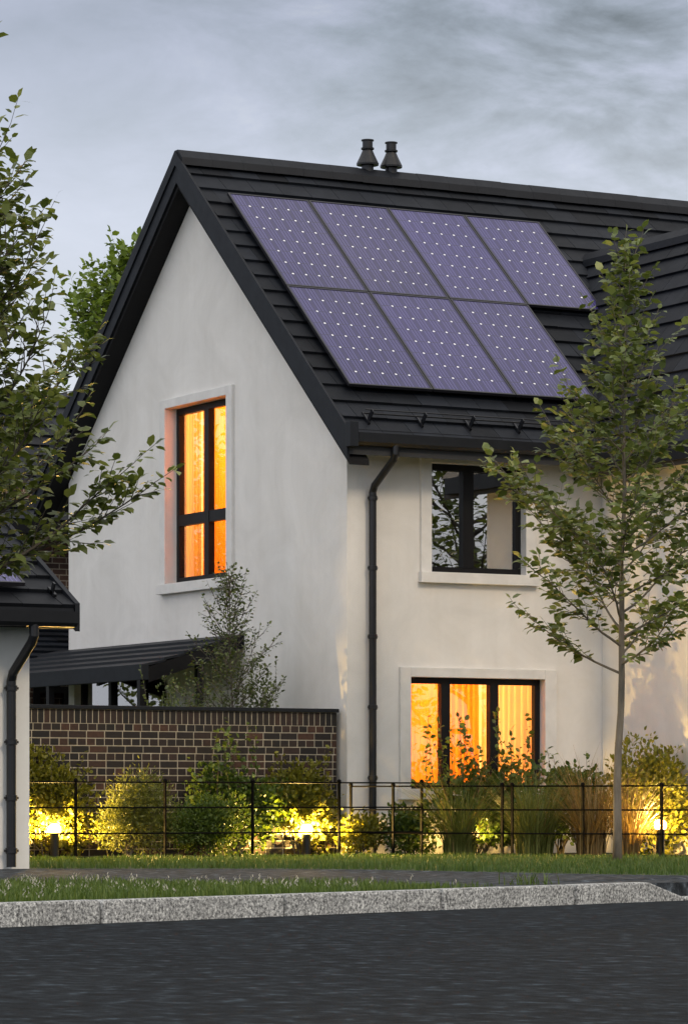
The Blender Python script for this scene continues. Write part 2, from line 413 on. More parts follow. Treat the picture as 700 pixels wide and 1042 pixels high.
def window(name, W, mp, recess, mull, bars, parent, glass, trim=.13, sill=True, bw=.075, trim_sides=(.15,.15), label=None):
    u0, u1, z0, z1 = W
    def bx(mb, a, b, d0, d1, c, e):
        p, q = mp(a, d0, c), mp(b, d1, e)
        mb.box(min(p[0],q[0]), max(p[0],q[0]), min(p[1],q[1]), max(p[1],q[1]), c, e)
    f = MB(); d0, d1 = recess, recess+.075
    bx(f, u0-.02, u0+bw, d0, d1, z0-.02, z1+.02); bx(f, u1-bw, u1+.02, d0, d1, z0-.02, z1+.02)
    bx(f, u0+bw, u1-bw, d0, d1, z0-.02, z0+bw); bx(f, u0+bw, u1-bw, d0, d1, z1-bw, z1+.02)
    us = [u0+bw]
    for c, w in mull: bx(f, c-w/2, c+w/2, d0-.012, d1, z0+bw, z1-bw); us += [c-w/2, c+w/2]
    us.append(u1-bw)
    zs = [z0+bw]
    for c, w in bars:
        for i in range(0, len(us), 2): bx(f, us[i], us[i+1], d0-.006, d1-.002, c-w/2, c+w/2)
        zs += [c-w/2, c+w/2]
    zs.append(z1-bw)
    win = f.build(name, M['frame'], parent)
    if label: win['label'] = label
    for i in range(0, len(us), 2):
        for j in range(0, len(zs), 2):
            # one thin sheet of glass (single surface, so it reflects once)
            g2 = MB(); p = [mp(us[i], d0+.04, zs[j]), mp(us[i+1], d0+.04, zs[j]), mp(us[i+1], d0+.04, zs[j+1]), mp(us[i], d0+.04, zs[j+1])]
            nv = (Vector(p[1])-Vector(p[0])).cross(Vector(p[3])-Vector(p[0])); out = Vector(mp(0,-1,0))-Vector(mp(0,0,0))
            g2.add(p, [(0,1,2,3) if nv.dot(out) > 0 else (3,2,1,0)]); g2.build('pane', glass, win, fix=False)
    if trim:
        t = MB(); tl, tr = trim_sides; pr = .045
        bx(t, u0-tl, u0, -pr, .003, z0-.001, z1+trim); bx(t, u1, u1+tr, -pr, .003, z0-.001, z1+trim)
        bx(t, u0, u1, -pr, .003, z1, z1+trim)
        t.build('surround', M['surround'], win, bevel=.006)
        s = MB(); bx(s, u0-tl-.02, u1+tr+.02, -pr-.045, recess-.004, z0-.135, z0-.0025)
        if sill: s.build('sill', M['surround'], win, bevel=.006)
    return win
window('window', WG, GM, .135, [(4.06,.13)], [(4.42,.15)], house, M['glass'], .12, label='tall orange lit gable window with four panes', bw=.085, trim_sides=(.17,.16))
window('window', WU, FM, .085, [(1.755,.15)], [], house, M['glass_dark'], .12, label='unlit upper window mirroring trees', trim_sides=(.15,.16))
window('window', WL, FM, .085, [(1.43,.125),(2.13,.125)], [], house, M['glass'], .12, label='orange lit ground floor window of three panes', trim_sides=(.15,.17))
dr = window('glazed_door', PD, GM, .10, [(6.0,.09),(7.0,.09)], [], house, M['glass_dark'], 0, label='glazed door under the canopy')

# room linings behind the windows (five inner faces each, open to the window)
def room(x0, x1, y0, y1, z0, z1, mat):
    mb = MB(); t = .03
    mb.box(x0, x1, y0, y1, z0-t, z0); mb.box(x0, x1, y0, y1, z1, z1+t)
    return mb
def lining(open_side, x0, x1, y0, y1, z0, z1, mat):
    mb = room(x0, x1, y0, y1, z0, z1, mat); t = .03
    if open_side != 'x0': mb.box(x0-t, x0, y0, y1, z0, z1)
    mb.box(x1, x1+t, y0, y1, z0, z1)
    if open_side != 'y0': mb.box(x0, x1, y0-t, y0, z0, z1)
    mb.box(x0, x1, y1, y1+t, z0, z1)
    return mb.build('interior_wall', mat, house)
lining('x0', .285, 3.2, 2.4, 5.9, 3.1, 6.3, M['room'])
lining('y0', .33, 3.45, .285, 2.9, .3, 2.6, M['room'])
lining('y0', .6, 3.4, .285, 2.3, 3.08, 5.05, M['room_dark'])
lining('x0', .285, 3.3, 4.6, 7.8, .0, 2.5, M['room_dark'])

def room_light(name, loc, power, col, r=.12):
    l = bpy.data.lights.new(name, 'POINT'); l.energy = power; l.color = col; l.shadow_soft_size = r
    o = bpy.data.objects.new(name, l); COL.objects.link(o); o.location = loc
ROOM_C = (1,.62,.25)
room_light('room_lamp', (1.6, 4.2, 5.5), 330, ROOM_C)
room_light('room_lamp', (1.35, 1.7, 2.2), 210, ROOM_C)
room_light('room_lamp', (2.7, 1.6, 2.1), 60, ROOM_C)

def curtain(mp, u0, u1, d, z0, z1, mat, label, pleat=.085, amp=.028, seed=0):
    r = random.Random(seed); n = int((u1-u0)/.008); vs = []; ph = r.random()*6; fs = []
    drift = [r.uniform(-.3,.3) for _ in range(8)]
    for i in range(n+1):
        u = u0+(u1-u0)*i/n
        w = sum(drift[k]*math.sin((k+1)*u*2.1+ph) for k in range(8))
        a = amp*(.75+.35*math.sin(u*7+ph))
        s = math.sin(2*math.pi*u/pleat+w*1.4)
        for j in range(5):
            z = z0+(z1-z0)*j/4; k = 1-.18*j/4
            vs.append(mp(u, d+a*s*k, z))
    for i in range(n):
        for j in range(4): fs.append((i*5+j, (i+1)*5+j, (i+1)*5+j+1, i*5+j+1))
    mb = MB(); mb.add(vs, fs); o = mb.build('curtain', mat, None, smooth=True, fix=False)
    return tag(o, label, 'curtain', 'curtains hanging inside the windows')
curtain(GM, 3.05, 4.72, .42, 3.2, 6.25, M['curtain_orange'], 'orange pleated curtain behind the tall gable window, covering most of it', seed=1)
curtain(GM, 4.74, 5.3, .38, 3.2, 6.25, M['curtain_cream'], 'narrow pale peach curtain at the left edge of the tall gable window', seed=2)
curtain(FM, .62, 2.12, .42, .4, 2.55, M['curtain_orange'], 'orange pleated curtain across left and middle panes of the ground floor window', seed=3)
curtain(FM, 2.15, 3.1, .40, .4, 2.55, M['curtain_cream'], 'cream pleated curtain behind right pane of the ground floor window', seed=4)

# --- roof: deck prism + individual tiles
TILE_E, TILE_T = .3418, .028
def tiles(mb, origin, along, up, length, slope_len, width=.42, expo=TILE_E, seed=3, clip=None):
    """stepped courses of flat tiles; origin at the eave, along = unit vector, up = unit slope vector"""
    r = random.Random(seed); origin = Vector(origin); along = Vector(along).normalized(); up = Vector(up).normalized()
    nrm = along.cross(up).normalized()
    if nrm.z < 0: nrm = -nrm
    rows = int(round(slope_len/expo))
    for i in range(rows):
        off = (i % 2)*width*.5 + r.uniform(-.01,.01)
        x = -off
        while x < length:
            a, b = max(0, x)+.003, min(length, x+width)-.003
            x += width
            if b-a < .03: continue
            if clip and clip(a, b, i*expo): continue
            s0 = i*expo; s1 = min(slope_len, s0+expo*1.12)
            l0 = .052+r.uniform(-.003,.003); l1 = .012
            p = origin+along*a+up*s0; q = origin+along*b+up*s0; p2 = origin+along*a+up*s1; q2 = origin+along*b+up*s1
            mb.hexa([p+nrm*(l0-TILE_T-.014), q+nrm*(l0-TILE_T-.014), q2+nrm*(l1-.012), p2+nrm*(l1-.012)], [p+nrm*l0, q+nrm*l0, q2+nrm*l1, p2+nrm*l1])
RX0, RX1 = -.27, 11.2
roof = MB()
ef = -.55; eb = HD+.55
zt = lambda y: APZ-.055-K*abs(y-APY)
roof.prism([(RX0,ef,zt(ef)),(RX0,APY,zt(APY)),(RX0,eb,zt(eb)),(RX0,eb,zt(eb)-.22),(RX0,APY,zt(APY)-.25),(RX0,ef,zt(ef)-.22)], (RX1-RX0,0,0))
rf = roof.build('roof', M['deck'], house)
sl = (APY-ef)*math.hypot(1,K); upv = (0, 1/math.hypot(1,K), K/math.hypot(1,K))
tm = MB(); tiles(tm, (RX0+.03, ef, zt(ef)), (1,0,0), upv, RX1-RX0-.03, sl, seed=3)
tm.build('roof_tiles', M['tile'], rf)
tm = MB(); tiles(tm, (RX0+.03, eb, zt(eb)), (1,0,0), (0,-upv[1],upv[2]), RX1-RX0-.03, sl, seed=4)
tm.build('roof_tiles', M['tile'], rf)
# ridge tiles: angular caps butted end to end
rc = MB(); x = RX0-.03; rr = random.Random(5)
while x < RX1:
    dz = rr.uniform(-.003,.003)
    rc.prism([(x,APY-.19,APZ-.12+dz),(x,APY-.17,APZ-.02+dz),(x,APY-.05,APZ+.095+dz),(x,APY+.05,APZ+.095+dz),(x,APY+.17,APZ-.02+dz),(x,APY+.19,APZ-.12+dz)], (.448,0,0)); x += .45
rc.build('ridge_cap', M['verge'], rf)
# verge boards, both rakes, in two stepped layers
vb = MB()
def rake(mb, x0, x1, zlo, zhi, yend, sgn):
    y0, y1 = APY, yend
    mb.prism([(x0,y0,APZ+zlo),(x0,y1,APZ+zlo-K*abs(y1-APY)),(x0,y1,APZ+zhi-K*abs(y1-APY)),(x0,y0,APZ+zhi)], (x1-x0,0,0))
for ye in (ef, eb):
    rake(vb, -.30, -.268, -.33, .045, ye, 1)
    rake(vb, -.322, -.3005, -.10, .075, ye, 1)
vb.build('verge_board', M['verge'], rf)
sf = MB()
for ye in (ef, eb):
    rake(sf, -.267, .0, -.40, -.33, ye, 1)
sf.build('soffit', M['soffit'], rf)
# front eave: soffit, fascia, gutter with square boxed end
ev = MB(); ev.box(.0, 3.30, -.49, .0, 4.955, 4.985); ev.build('soffit', M['soffit'], rf)
ev = MB(); ev.box(-.205, 3.30, -.525, -.492, 4.93, 5.13); ev.build('fascia', M['verge'], rf, bevel=.004)
ev = MB(); ev.box(-.325, -.21, -.675, -.5505, 4.90, 5.20); ev.build('eave_box', M['verge'], rf, bevel=.006)
gt = MB(); prof = [(-.53,5.07),(-.53,4.95),(-.56,4.925),(-.62,4.925),(-.655,4.965),(-.665,5.075),(-.645,5.075),(-.635,4.975),(-.61,4.945),(-.57,4.945),(-.55,4.965),(-.55,5.07)]
gt.prism([(-.20, y, z) for y, z in prof], (3.35,0,0)); gutter = gt.build('gutter', M['black_metal'], house)
dp = MB()
dp.tube([(.335,-.595,4.95),(.335,-.595,4.84),(.332,-.56,4.78),(.312,-.13,4.50),(.31,-.085,4.42),(.31,-.085,.02)], .046, 12)
dpo = dp.build('downpipe', M['black_metal'], house, smooth=False)
for z in (4.35, 3.5, 2.667, 1.808, .95):
    c = MB(); c.lathe((.31,-.085,z-.03), [(.05,0),(.057,.005),(.057,.055),(.05,.06)], 12); c.box(.30,.32,-.04,.0,z-.02,z+.02); c.box(.245,.375,-.095,-.075,z-.012,z+.012)
    c.build('pipe_clip', M['black_metal'], dpo)
# snow guard bar on brackets
def rp(x, y, h=0.0):
    n = Vector((0,-K,1)).normalized(); p = Vector((x, y, APZ-K*(APY-y)))+n*h; return p
sg = MB(); sg.tube([rp(.0,-.36,.10), rp(3.0,-.36,.10)], .010, 8); sg.tube([rp(.0,-.36,.155), rp(3.0,-.36,.155)], .008, 8); sgo = sg.build('snow_guard', M['black_metal'], house)
for x in (.08,.82,1.5,2.2,2.9):
    b = MB(); b.obox(rp(x-.02,-.42,-.01), (.026,0,0), Vector(upv)*.22, Vector((0,-K,1)).normalized()*.035)
    b.obox(rp(x-.01,-.41,.0), (.014,0,0), Vector(upv)*.06, Vector((0,-K,1)).normalized()*.175); b.build('bracket', M['black_metal'], sgo)
# vent terminals on the ridge
for x, dz in ((2.574,.0),(2.94,.0)):
    v = MB(); z = APZ-.05
    v.lathe((x,APY,z), [(.082,0),(.082,.215),(.15,.20),(.152,.222),(.10,.33),(.062,.42),(.060,.425),(.088,.415),(.09,.435),(.070,.44),(.070,.525),(.086,.53),(.086,.545),(.0,.552)], 20)
    v.build('roof_vent', M['black_metal'], house, smooth=False)
# solar panels: four above, three below
PW, PL, PG = 1.19, 2.165, .012
M['cells'] = cells_mat((PW-.062)/6, (PL-.062)/8, PW-.062, PL-.062)
SOLAR_BX0 = .055; un = Vector(upv); nn = Vector((0,-K,1)).normalized()
fr_me = MB(); fr_me.box(0,PW-PG,0,.022,0,.04); fr_me.box(0,PW-PG,PL-PG-.022,PL-PG,0,.04); fr_me.box(0,.022,.022,PL-PG-.022,0,.04); fr_me.box(PW-PG-.022,PW-PG,.022,PL-PG-.022,0,.04); fr_me.box(.022,PW-PG-.022,.022,PL-PG-.022,.0,.012)
def panel_set(orig_fn, cells, parent, lab=None):
    first = [None]
    for (i, j) in cells:
        mat4 = orig_fn(i, j)
        f = bpy.data.objects.new('solar_panel', PFR); COL.objects.link(f); f.parent = parent; f.matrix_local = mat4
        c = bpy.data.objects.new('solar_cells', PCE); COL.objects.link(c); c.parent = f; c.location = (.025,.025,.0)
M['panel_frame'] = surf('panel_frame', (.010,.010,.013), (.016,.016,.02), 5, .4, .05, bstr=0)
PFR = bpy.data.meshes.new('solar_panel'); PFR.from_pydata(fr_me.v, [], fr_me.f); PFR.materials.append(M['panel_frame'])
cm = MB(); cm.box(-.003, PW-PG-.047, -.003, PL-PG-.047, .014, .034); PCE = bpy.data.meshes.new('solar_cells'); PCE.from_pydata(cm.v, [], cm.f); PCE.materials.append(M['cells'])
S0 = (.135-ef)*math.hypot(1,K)
def house_panel(i, j):
    o = Vector((SOLAR_BX0+i*PW, ef, zt(ef))) + un*(S0+j*PL) + nn*.105
    return Matrix(((1,0,0,o.x),(0,un.y,nn.y,o.y),(0,un.z,nn.z,o.z),(0,0,0,1)))
panel_set(house_panel, [(0,0),(1,0),(2,0),(0,1),(1,1),(2,1),(3,1)], house)
rl = MB()
for s in (.35, 1.75): 
    for j, w in ((0,3),(1,4)):
        o = Vector((SOLAR_BX0+.05, ef, zt(ef))) + un*(S0+j*PL+s) + nn*.055; rl.obox(o, (PW*w-.1,0,0), un*.04, nn*.048)
rl.build('panel_rail', M['black_metal'], house)

# --- cross wing on the right
WRX, WRZ, WE, WZ = 5.31, 8.06, 3.25, 5.0
WK = (WRZ-WZ)/(WRX-WE); wy0, wy1 = -2.95, 2.95
mb = MB(); mb.box(HX1, HX1+.28, -2.56, .15, -.1, 5.45); w = mb.build('wall', M['render'], house); w['label'] = 'side wall of the projecting wing'
mb = MB(); mb.prism([(HX1+.281,-2.56,-.1),(2*WRX-HX1-.281,-2.56,-.1),(2*WRX-HX1-.281,-2.56,5.5),(WRX,-2.56,WRZ-.35),(HX1+.281,-2.56,5.5)], (0,.28,0)); mb.build('wall', M['render'], house)
mb = MB(); mb.box(2*WRX-HX1-.28, 2*WRX-HX1, -2.56, .15, -.1, 5.45); mb.build('wall', M['render'], house)
wz = lambda x: WRZ-.05-WK*abs(x-WRX)
mb = MB(); e2 = 2*WRX-WE
mb.prism([(WE,wy0,wz(WE)),(WRX,wy0,wz(WRX)),(e2,wy0,wz(e2)),(e2,wy0,wz(e2)-.25),(WRX,wy0,wz(WRX)-.3),(WE,wy0,wz(WE)-.25)], (0,wy1-wy0-.6,0))
wr = mb.build('roof', M['deck'], house)
wl = math.hypot(1,WK); 
tm = MB(); tiles(tm, (WE, wy0, wz(WE)), (0,1,0), (1/wl,0,WK/wl), wy1-wy0, (WRX-WE)*wl, seed=8, expo=.30); tm.build('roof_tiles', M['tile'], wr)
tm = MB(); tiles(tm, (e2, wy0, wz(e2)), (0,1,0), (-1/wl,0,WK/wl), wy1-wy0, (WRX-WE)*wl, seed=9, expo=.30); tm.build('roof_tiles', M['tile'], wr)
rc = MB(); y = wy0-.03
while y < wy1-.1:
    rc.prism([(WRX-.15,y,WRZ-.16),(WRX-.13,y,WRZ-.06),(WRX-.04,y,WRZ+.05),(WRX+.04,y,WRZ+.05),(WRX+.13,y,WRZ-.06),(WRX+.15,y,WRZ-.16)], (0,.448,0)); y += .45
rc.build('ridge_cap', M['verge'], wr)
mb = MB(); mb.box(WE-.02, HX1-.003, wy0+.1, -.62, 4.80, 4.83); mb.build('soffit', M['soffit'], wr)
mb = MB(); mb.box(WE-.06, WE-.02, wy0+.1, -.66, 4.76, 4.98); mb.build('fascia', M['verge'], wr, bevel=.004)

# ------------------------------------------------------------------ lean-to canopy against the gable wall
can = thing('canopy', 'dark lean-to canopy with ribbed roof and posts against the gable wall', 'canopy', (-.7,5.5,0))
CX, CY0, CY1 = -1.35, 2.72, 8.6
cz = lambda x: 2.80+(x/1.35)*.42
mb = MB(); nb = 5
for i in range(nb):                                   # stepped boards running along the wall
    xa, xb = -1.42+i*1.40/nb, -1.42+(i+1)*1.40/nb+.03
    za, zb2 = cz(xa)+.045, cz(xb)+.01
    mb.hexa([(xa,CY0,za-.03),(min(xb,-.005),CY0,zb2-.03),(min(xb,-.005),CY1,zb2-.03),(xa,CY1,za-.03)], [(xa,CY0,za),(min(xb,-.005),CY0,zb2),(min(xb,-.005),CY1,zb2),(xa,CY1,za)])
mb.build('roof', M['verge'], can)
for y0 in (CY0, 4.2, 5.7, 7.2, CY1-.09):
    mb = MB(); mb.hexa([(-1.36,y0,cz(-1.36)-.21),(-.004,y0,cz(-.004)-.17),(-.004,y0+.09,cz(-.004)-.17),(-1.36,y0+.09,cz(-1.36)-.21)], [(-1.36,y0,cz(-1.36)-.01),(-.004,y0,cz(-.004)-.01),(-.004,y0+.09,cz(-.004)-.01),(-1.36,y0+.09,cz(-1.36)-.01)])
    mb.build('rafter', M['frame'], can)
mb = MB(); mb.box(-1.46,-1.365,CY0-.02,CY1+.02,2.20,2.40); mb.build('beam', M['verge'], can, bevel=.006)
for y in (CY0+.05, 5.6, CY1-.15):
    mb = MB(); mb.box(-1.455,-1.375,y,y+.09,0,2.205); mb.build('post', M['frame'], can)
mb = MB(); mb.box(-.62,-.53,CY0+.1,CY0+.19,0,2.45); mb.build('post', M['frame'], can)

# ------------------------------------------------------------------ brick garden wall
gwl = thing('garden_wall', 'low dark red brick wall with black coping joining the house corner', 'wall', (-2.2,.25,0))
gx0, gx1, gy, gz = -5.2, -.06, .15, 1.79
core = MB(); core.box(gx0+.02, gx1-.006, gy+.008, gy+.205, -.1, gz-.045); core.build('mortar', M['mortar'], gwl)
bk = MB(); rb = random.Random(11); ch, j = .0868, .0125
ztop = gz-.05; sold = .158
zr = ztop-sold-.009; row = 0
def brick(a, b, z0, z1):
    o = rb.uniform(-.004,.004)
    x = [gx0, gx1]
    a, b = max(a, x[0]), min(b, x[1])
    if b-a < .02: return
    bk.box(a, b, gy+.003+o*.5, gy+.06, z0, z1)
while zr > -.1:
    z0, z1 = zr-ch+j, zr
    w = .2325 if row % 2 else .1163
    x = gx1 + (w*.75 if row % 2 else w*.5) + rb.choice((-.02,0,.015))
    while x > gx0:
        brick(x-w+j+rb.uniform(-.002,.002), x, z0+rb.uniform(-.0015,.0015), z1); x -= w
    zr -= ch; row += 1
x = gx1
while x > gx0:
    brick(x-.0775+.012, x, ztop-sold, ztop); x -= .0775
bk.build('brickwork', M['brick'], gwl)
cp = MB(); cp.box(gx0-.02, gx1+.02, gy-.03, gy+.24, gz-.045, gz); cp.build('coping', M['verge'], gwl, bevel=.006)

# ------------------------------------------------------------------ garage on the left
gar = thing('garage', 'white garage with low dark tiled roof at the left edge', 'garage', (-9.5,-2.5,0))
ax0, ax1, ay0, ay1 = -13.5, -6.47, -5.25, .6
AE, AK, AF = 2.58, .53, -5.72                         # eave height, pitch, eave line
arY = (ay0+ay1)/2
atop = lambda y: AE-.18+AK*((y if y < arY else 2*arY-y)-AF)
mb = MB(); mb.box(ax0, ax1, ay0, ay0+.25, -.1, atop(ay0)); mb.build('wall', M['render_pale'], gar)
mb = MB(); mb.prism([(ax1-.25,ay0+.251,-.1),(ax1-.25,ay1,-.1),(ax1-.25,ay1,atop(ay1)),(ax1-.25,arY,atop(arY)),(ax1-.25,ay0+.251,atop(ay0+.25))], (.249,0,0)); mb.build('wall', M['render_pale'], gar)
mb = MB(); mb.box(ax0, ax1-.251, ay1-.25, ay1, -.1, atop(ay1)); mb.build('wall', M['render_pale'], gar)
mb = MB(); mb.prism([(ax0,ay0+.251,-.1),(ax0,ay1-.251,-.1),(ax0,ay1-.251,atop(ay1)),(ax0,arY,atop(arY)),(ax0,ay0+.251,atop(ay0+.25))], (.25,0,0)); mb.build('wall', M['render_pale'], gar)
arx = -6.16
az = lambda y: AE-.03+AK*((y if y < arY else 2*arY-y)-AF)
ab = 2*arY-AF
mb = MB(); mb.prism([(ax0-.4,AF,az(AF)),(ax0-.4,arY,az(arY)),(ax0-.4,ab,az(ab)),(ax0-.4,ab,az(ab)-.14),(ax0-.4,arY,az(arY)-.16),(ax0-.4,AF,az(AF)-.14)], (arx-ax0+.36,0,0))
ar = mb.build('roof', M['deck'], gar)
h = math.hypot(1,AK); aup = Vector((0,1/h,AK/h)); an = Vector((0,-AK/h,1/h))
tm = MB(); tiles(tm, (ax0-.4, AF, az(AF)), (1,0,0), aup, arx-ax0+.37, (arY-AF)*h, seed=13); tm.build('roof_tiles', M['tile'], ar)
tm = MB(); tiles(tm, (ax0-.4, ab, az(ab)), (1,0,0), (0,-aup.y,aup.z), arx-ax0+.37, (arY-AF)*h, seed=14); tm.build('roof_tiles', M['tile'], ar)
vb = MB()
for ye, s in ((AF-.03,1),(ab+.03,-1)):
    vb.prism([(arx-.04,arY,az(arY)-.2),(arx-.04,ye,az(ye)-.2),(arx-.04,ye,az(ye)+.075),(arx-.04,arY,az(arY)+.075)], (.05,0,0))
vb.build('verge_board', M['verge'], ar)
mb = MB(); mb.box(ax0-.4, arx-.045, AF+.03, ay0, 2.385, 2.41); mb.build('soffit', M['soffit'], ar)
mb = MB(); mb.box(ax0-.4, arx-.045, AF-.005, AF+.028, 2.36, 2.56); mb.build('fascia', M['verge'], ar)
gt = MB(); prof2 = [(y+.53+AF-.02, z-4.925+2.37) for y, z in prof]
gt.prism([(ax0-.4, y, z) for y, z in prof2], (arx-.06-ax0+.4,0,0)); gt.build('gutter', M['black_metal'], gar)
dp = MB(); dp.tube([(-6.66,-5.80,2.40),(-6.66,-5.80,2.28),(-6.665,-5.76,2.22),(-6.70,-5.38,1.93),(-6.70,-5.335,1.85),(-6.70,-5.335,.02)], .048, 12)
dpo2 = dp.build('downpipe', M['black_metal'], gar)
for z in (1.78, 1.25, .70, .18):
    c = MB(); c.lathe((-6.70,-5.335,z-.03), [(.05,0),(.06,.005),(.06,.055),(.05,.06)], 12); c.box(-6.71,-6.69,-5.29,-5.25,z-.015,z+.015); c.box(-6.775,-6.625,-5.345,-5.325,z-.012,z+.012); c.build('pipe_clip', M['black_metal'], dpo2)
def gar_panel(i, j):
    o = Vector((-6.62-PW*(i+1), -5.46, az(-5.46))) + an*.10 + aup*(j*PL)
    return Matrix(((1,0,0,o.x),(0,aup.y,an.y,o.y),(0,aup.z,an.z,o.z),(0,0,0,1))) 
gloc = gar.location
def gar_panel_l(i, j):
    m4 = gar_panel(i, j); m4.translation -= Vector(gloc); return m4
panel_set(gar_panel_l, [(0,0),(1,0),(2,0)], gar)
sgb = MB(); p0 = Vector((-6.35,-5.55,az(-5.55)))
sgb.obox(p0+an*.04, (.03,0,0), aup*.18, an*.03); sgb.obox(p0+an*.04+aup*.05, (.02,0,0), aup*.05, an*.12); sgb.build('bracket', M['black_metal'], gar)

# ------------------------------------------------------------------ brick house behind
bh = thing('brick_house', 'brick house with dark slate roof half hidden behind the white gable', 'house', (1,13,0))
def brick_tex(name):
    m, nt = newmat(name)
    tc = N(nt, 'ShaderNodeTexCoord'); sp = N(nt, 'ShaderNodeSeparateXYZ'); cb = N(nt, 'ShaderNodeCombineXYZ')
    L(nt, tc.outputs['Object'], sp.inputs[0]); L(nt, sp.outputs[0], cb.inputs[0]); L(nt, sp.outputs[2], cb.inputs[1])
    b = N(nt, 'ShaderNodeTexBrick'); L(nt, cb.outputs[0], b.inputs['Vector']); b.inputs['Scale'].default_value = 1
    b.inputs['Brick Width'].default_value = .23; b.inputs['Row Height'].default_value = .086; b.inputs['Mortar Size'].default_value = .007
    b.inputs['Color1'].default_value = (.045,.024,.02,1); b.inputs['Color2'].default_value = (.10,.05,.036,1); b.inputs['Mortar'].default_value = (.30,.26,.20,1)
    mx = N(nt, 'ShaderNodeMix', data_type='RGBA', blend_type='MULTIPLY'); mx.inputs[0].default_value = .8
    L(nt, b.outputs[0], mx.inputs[6]); L(nt, ramp(nt, noise(nt, cb.outputs[0], 14, 5), [(.3,(.6,.6,.6)),(.7,(1.2,1.2,1.2))]), mx.inputs[7])
    p = N(nt, 'ShaderNodeBsdfPrincipled'); L(nt, mx.outputs[2], p.inputs['Base Color']); p.inputs['Roughness'].default_value = .85
    L(nt, bump(nt, b.outputs['Fac'], -.4, .006), p.inputs['Normal']); finish(nt, p.outputs[0]); return m
M['brick_far'] = brick_tex('brick_far')
mb = MB(); mb.box(-.7, 4.0, 10.5, 10.75, -.1, 5.3); mb.build('wall', M['brick_far'], bh)
mb = MB(); mb.prism([(-.7,10.751,-.1),(-.7,16.5,-.1),(-.7,16.5,5.1),(-.7,13.6,6.8),(-.7,10.751,5.2)], (.25,0,0)); mb.build('wall', M['brick_far'], bh)
mb = MB()
bz = lambda y: 7.15-.66*abs(y-13.6)
mb.prism([(-1.0,10.0,bz(10.0)),(-1.0,13.6,bz(13.6)),(-1.0,17.1,bz(17.1)),(-1.0,17.1,bz(17.1)-.2),(-1.0,13.6,bz(13.6)-.25),(-1.0,10.0,bz(10.0)-.2)], (5.5,0,0))
br = mb.build('roof', M['deck'], bh)
h2 = math.hypot(1,.66); tm = MB(); tiles(tm, (-1.0,10.0,bz(10.0)), (1,0,0), (0,1/h2,.66/h2), 5.5, 3.6*h2, seed=21); tm.build('roof_tiles', M['tile'], br)
mb = MB(); mb.box(-1.0,4.2,9.93,9.999,4.6,4.78); mb.build('gutter', M['black_metal'], bh)
# its low outhouse roof in front
PW_ = lambda u, d, z: (u, 8.93+d, z)
window('window', (-.2, 1.4, .9, 2.3), PW_, -.02, [(.28,.07),(.85,.07)], [], bh, M['glass_dark'], 0, sill=False, label='added low porch window mirroring bright sky and trees')  # added glass, its reflection supplies the bright sky below the canopy
mb = MB(); mb.prism([(-.3,8.95,-.1),(-.3,10.49,-.1),(-.3,10.49,3.1),(-.3,8.95,2.55)], (2.2,0,0)); mb.build('porch_wall', M['brick_far'], bh)
mb = MB(); mb.prism([(-.38,8.7,2.62),(-.38,10.49,3.32),(-.38,10.49,3.22),(-.38,8.7,2.52)], (2.3,0,0)); lr = mb.build('porch_roof', M['deck'], bh)
h3 = math.hypot(1.79,.70); tm = MB(); tiles(tm, (-.38,8.7,2.62), (1,0,0), (0,1.79/h3,.70/h3), 2.3, h3, expo=.24, seed=22); tm.build('roof_tiles', M['tile'], lr)

# ------------------------------------------------------------------ fences
def fence(label, pts, posts, ztop, rails, extra=None):
    f = thing('estate_fence', label, 'fence', (pts[0][0], pts[0][1], 0), 'black estate rail fences')
    for z in rails:
        mb = MB()
        mb.tube([(x, y, z) for x, y in pts], .0092, 8)
        mb.build('rail', M['iron'], f)
    for (x, y) in posts:
        mb = MB(); mb.box(x-.010, x+.010, y-.020, y+.020, -.05, ztop+.008); mb.lathe((x,y,ztop+.004), [(.024,0),(.029,.014),(.020,.032),(.004,.04)], 8)
        mb.build('post', M['iron'], f)
fence('black estate fence with three rails in front of the brick garden wall', [(-5.6,-.97),(.484,-.97)],
      [(-5.16,-.97),(-4.034,-.97),(-2.912,-.97),(-1.785,-.97),(-.639,-.97),(.484,-.97)], .885, [.885,.595,.30,.03])
B0, B1 = Vector((-.127,-.329)), Vector((2.661,-3.628))
def bpt(px): return tuple(B0 + (B1-B0)*((px-357)/355.))
fence('black estate fence with three rails in front of the tall grasses and house front', [tuple(B0), bpt(429-.5), tuple(B1)],
      [tuple(B0), (.224,-.739), (1.117,-1.777), (1.193,-1.876), (1.757,-2.539), (2.368,-3.274)], .845, [.845,.565,.285,.03])

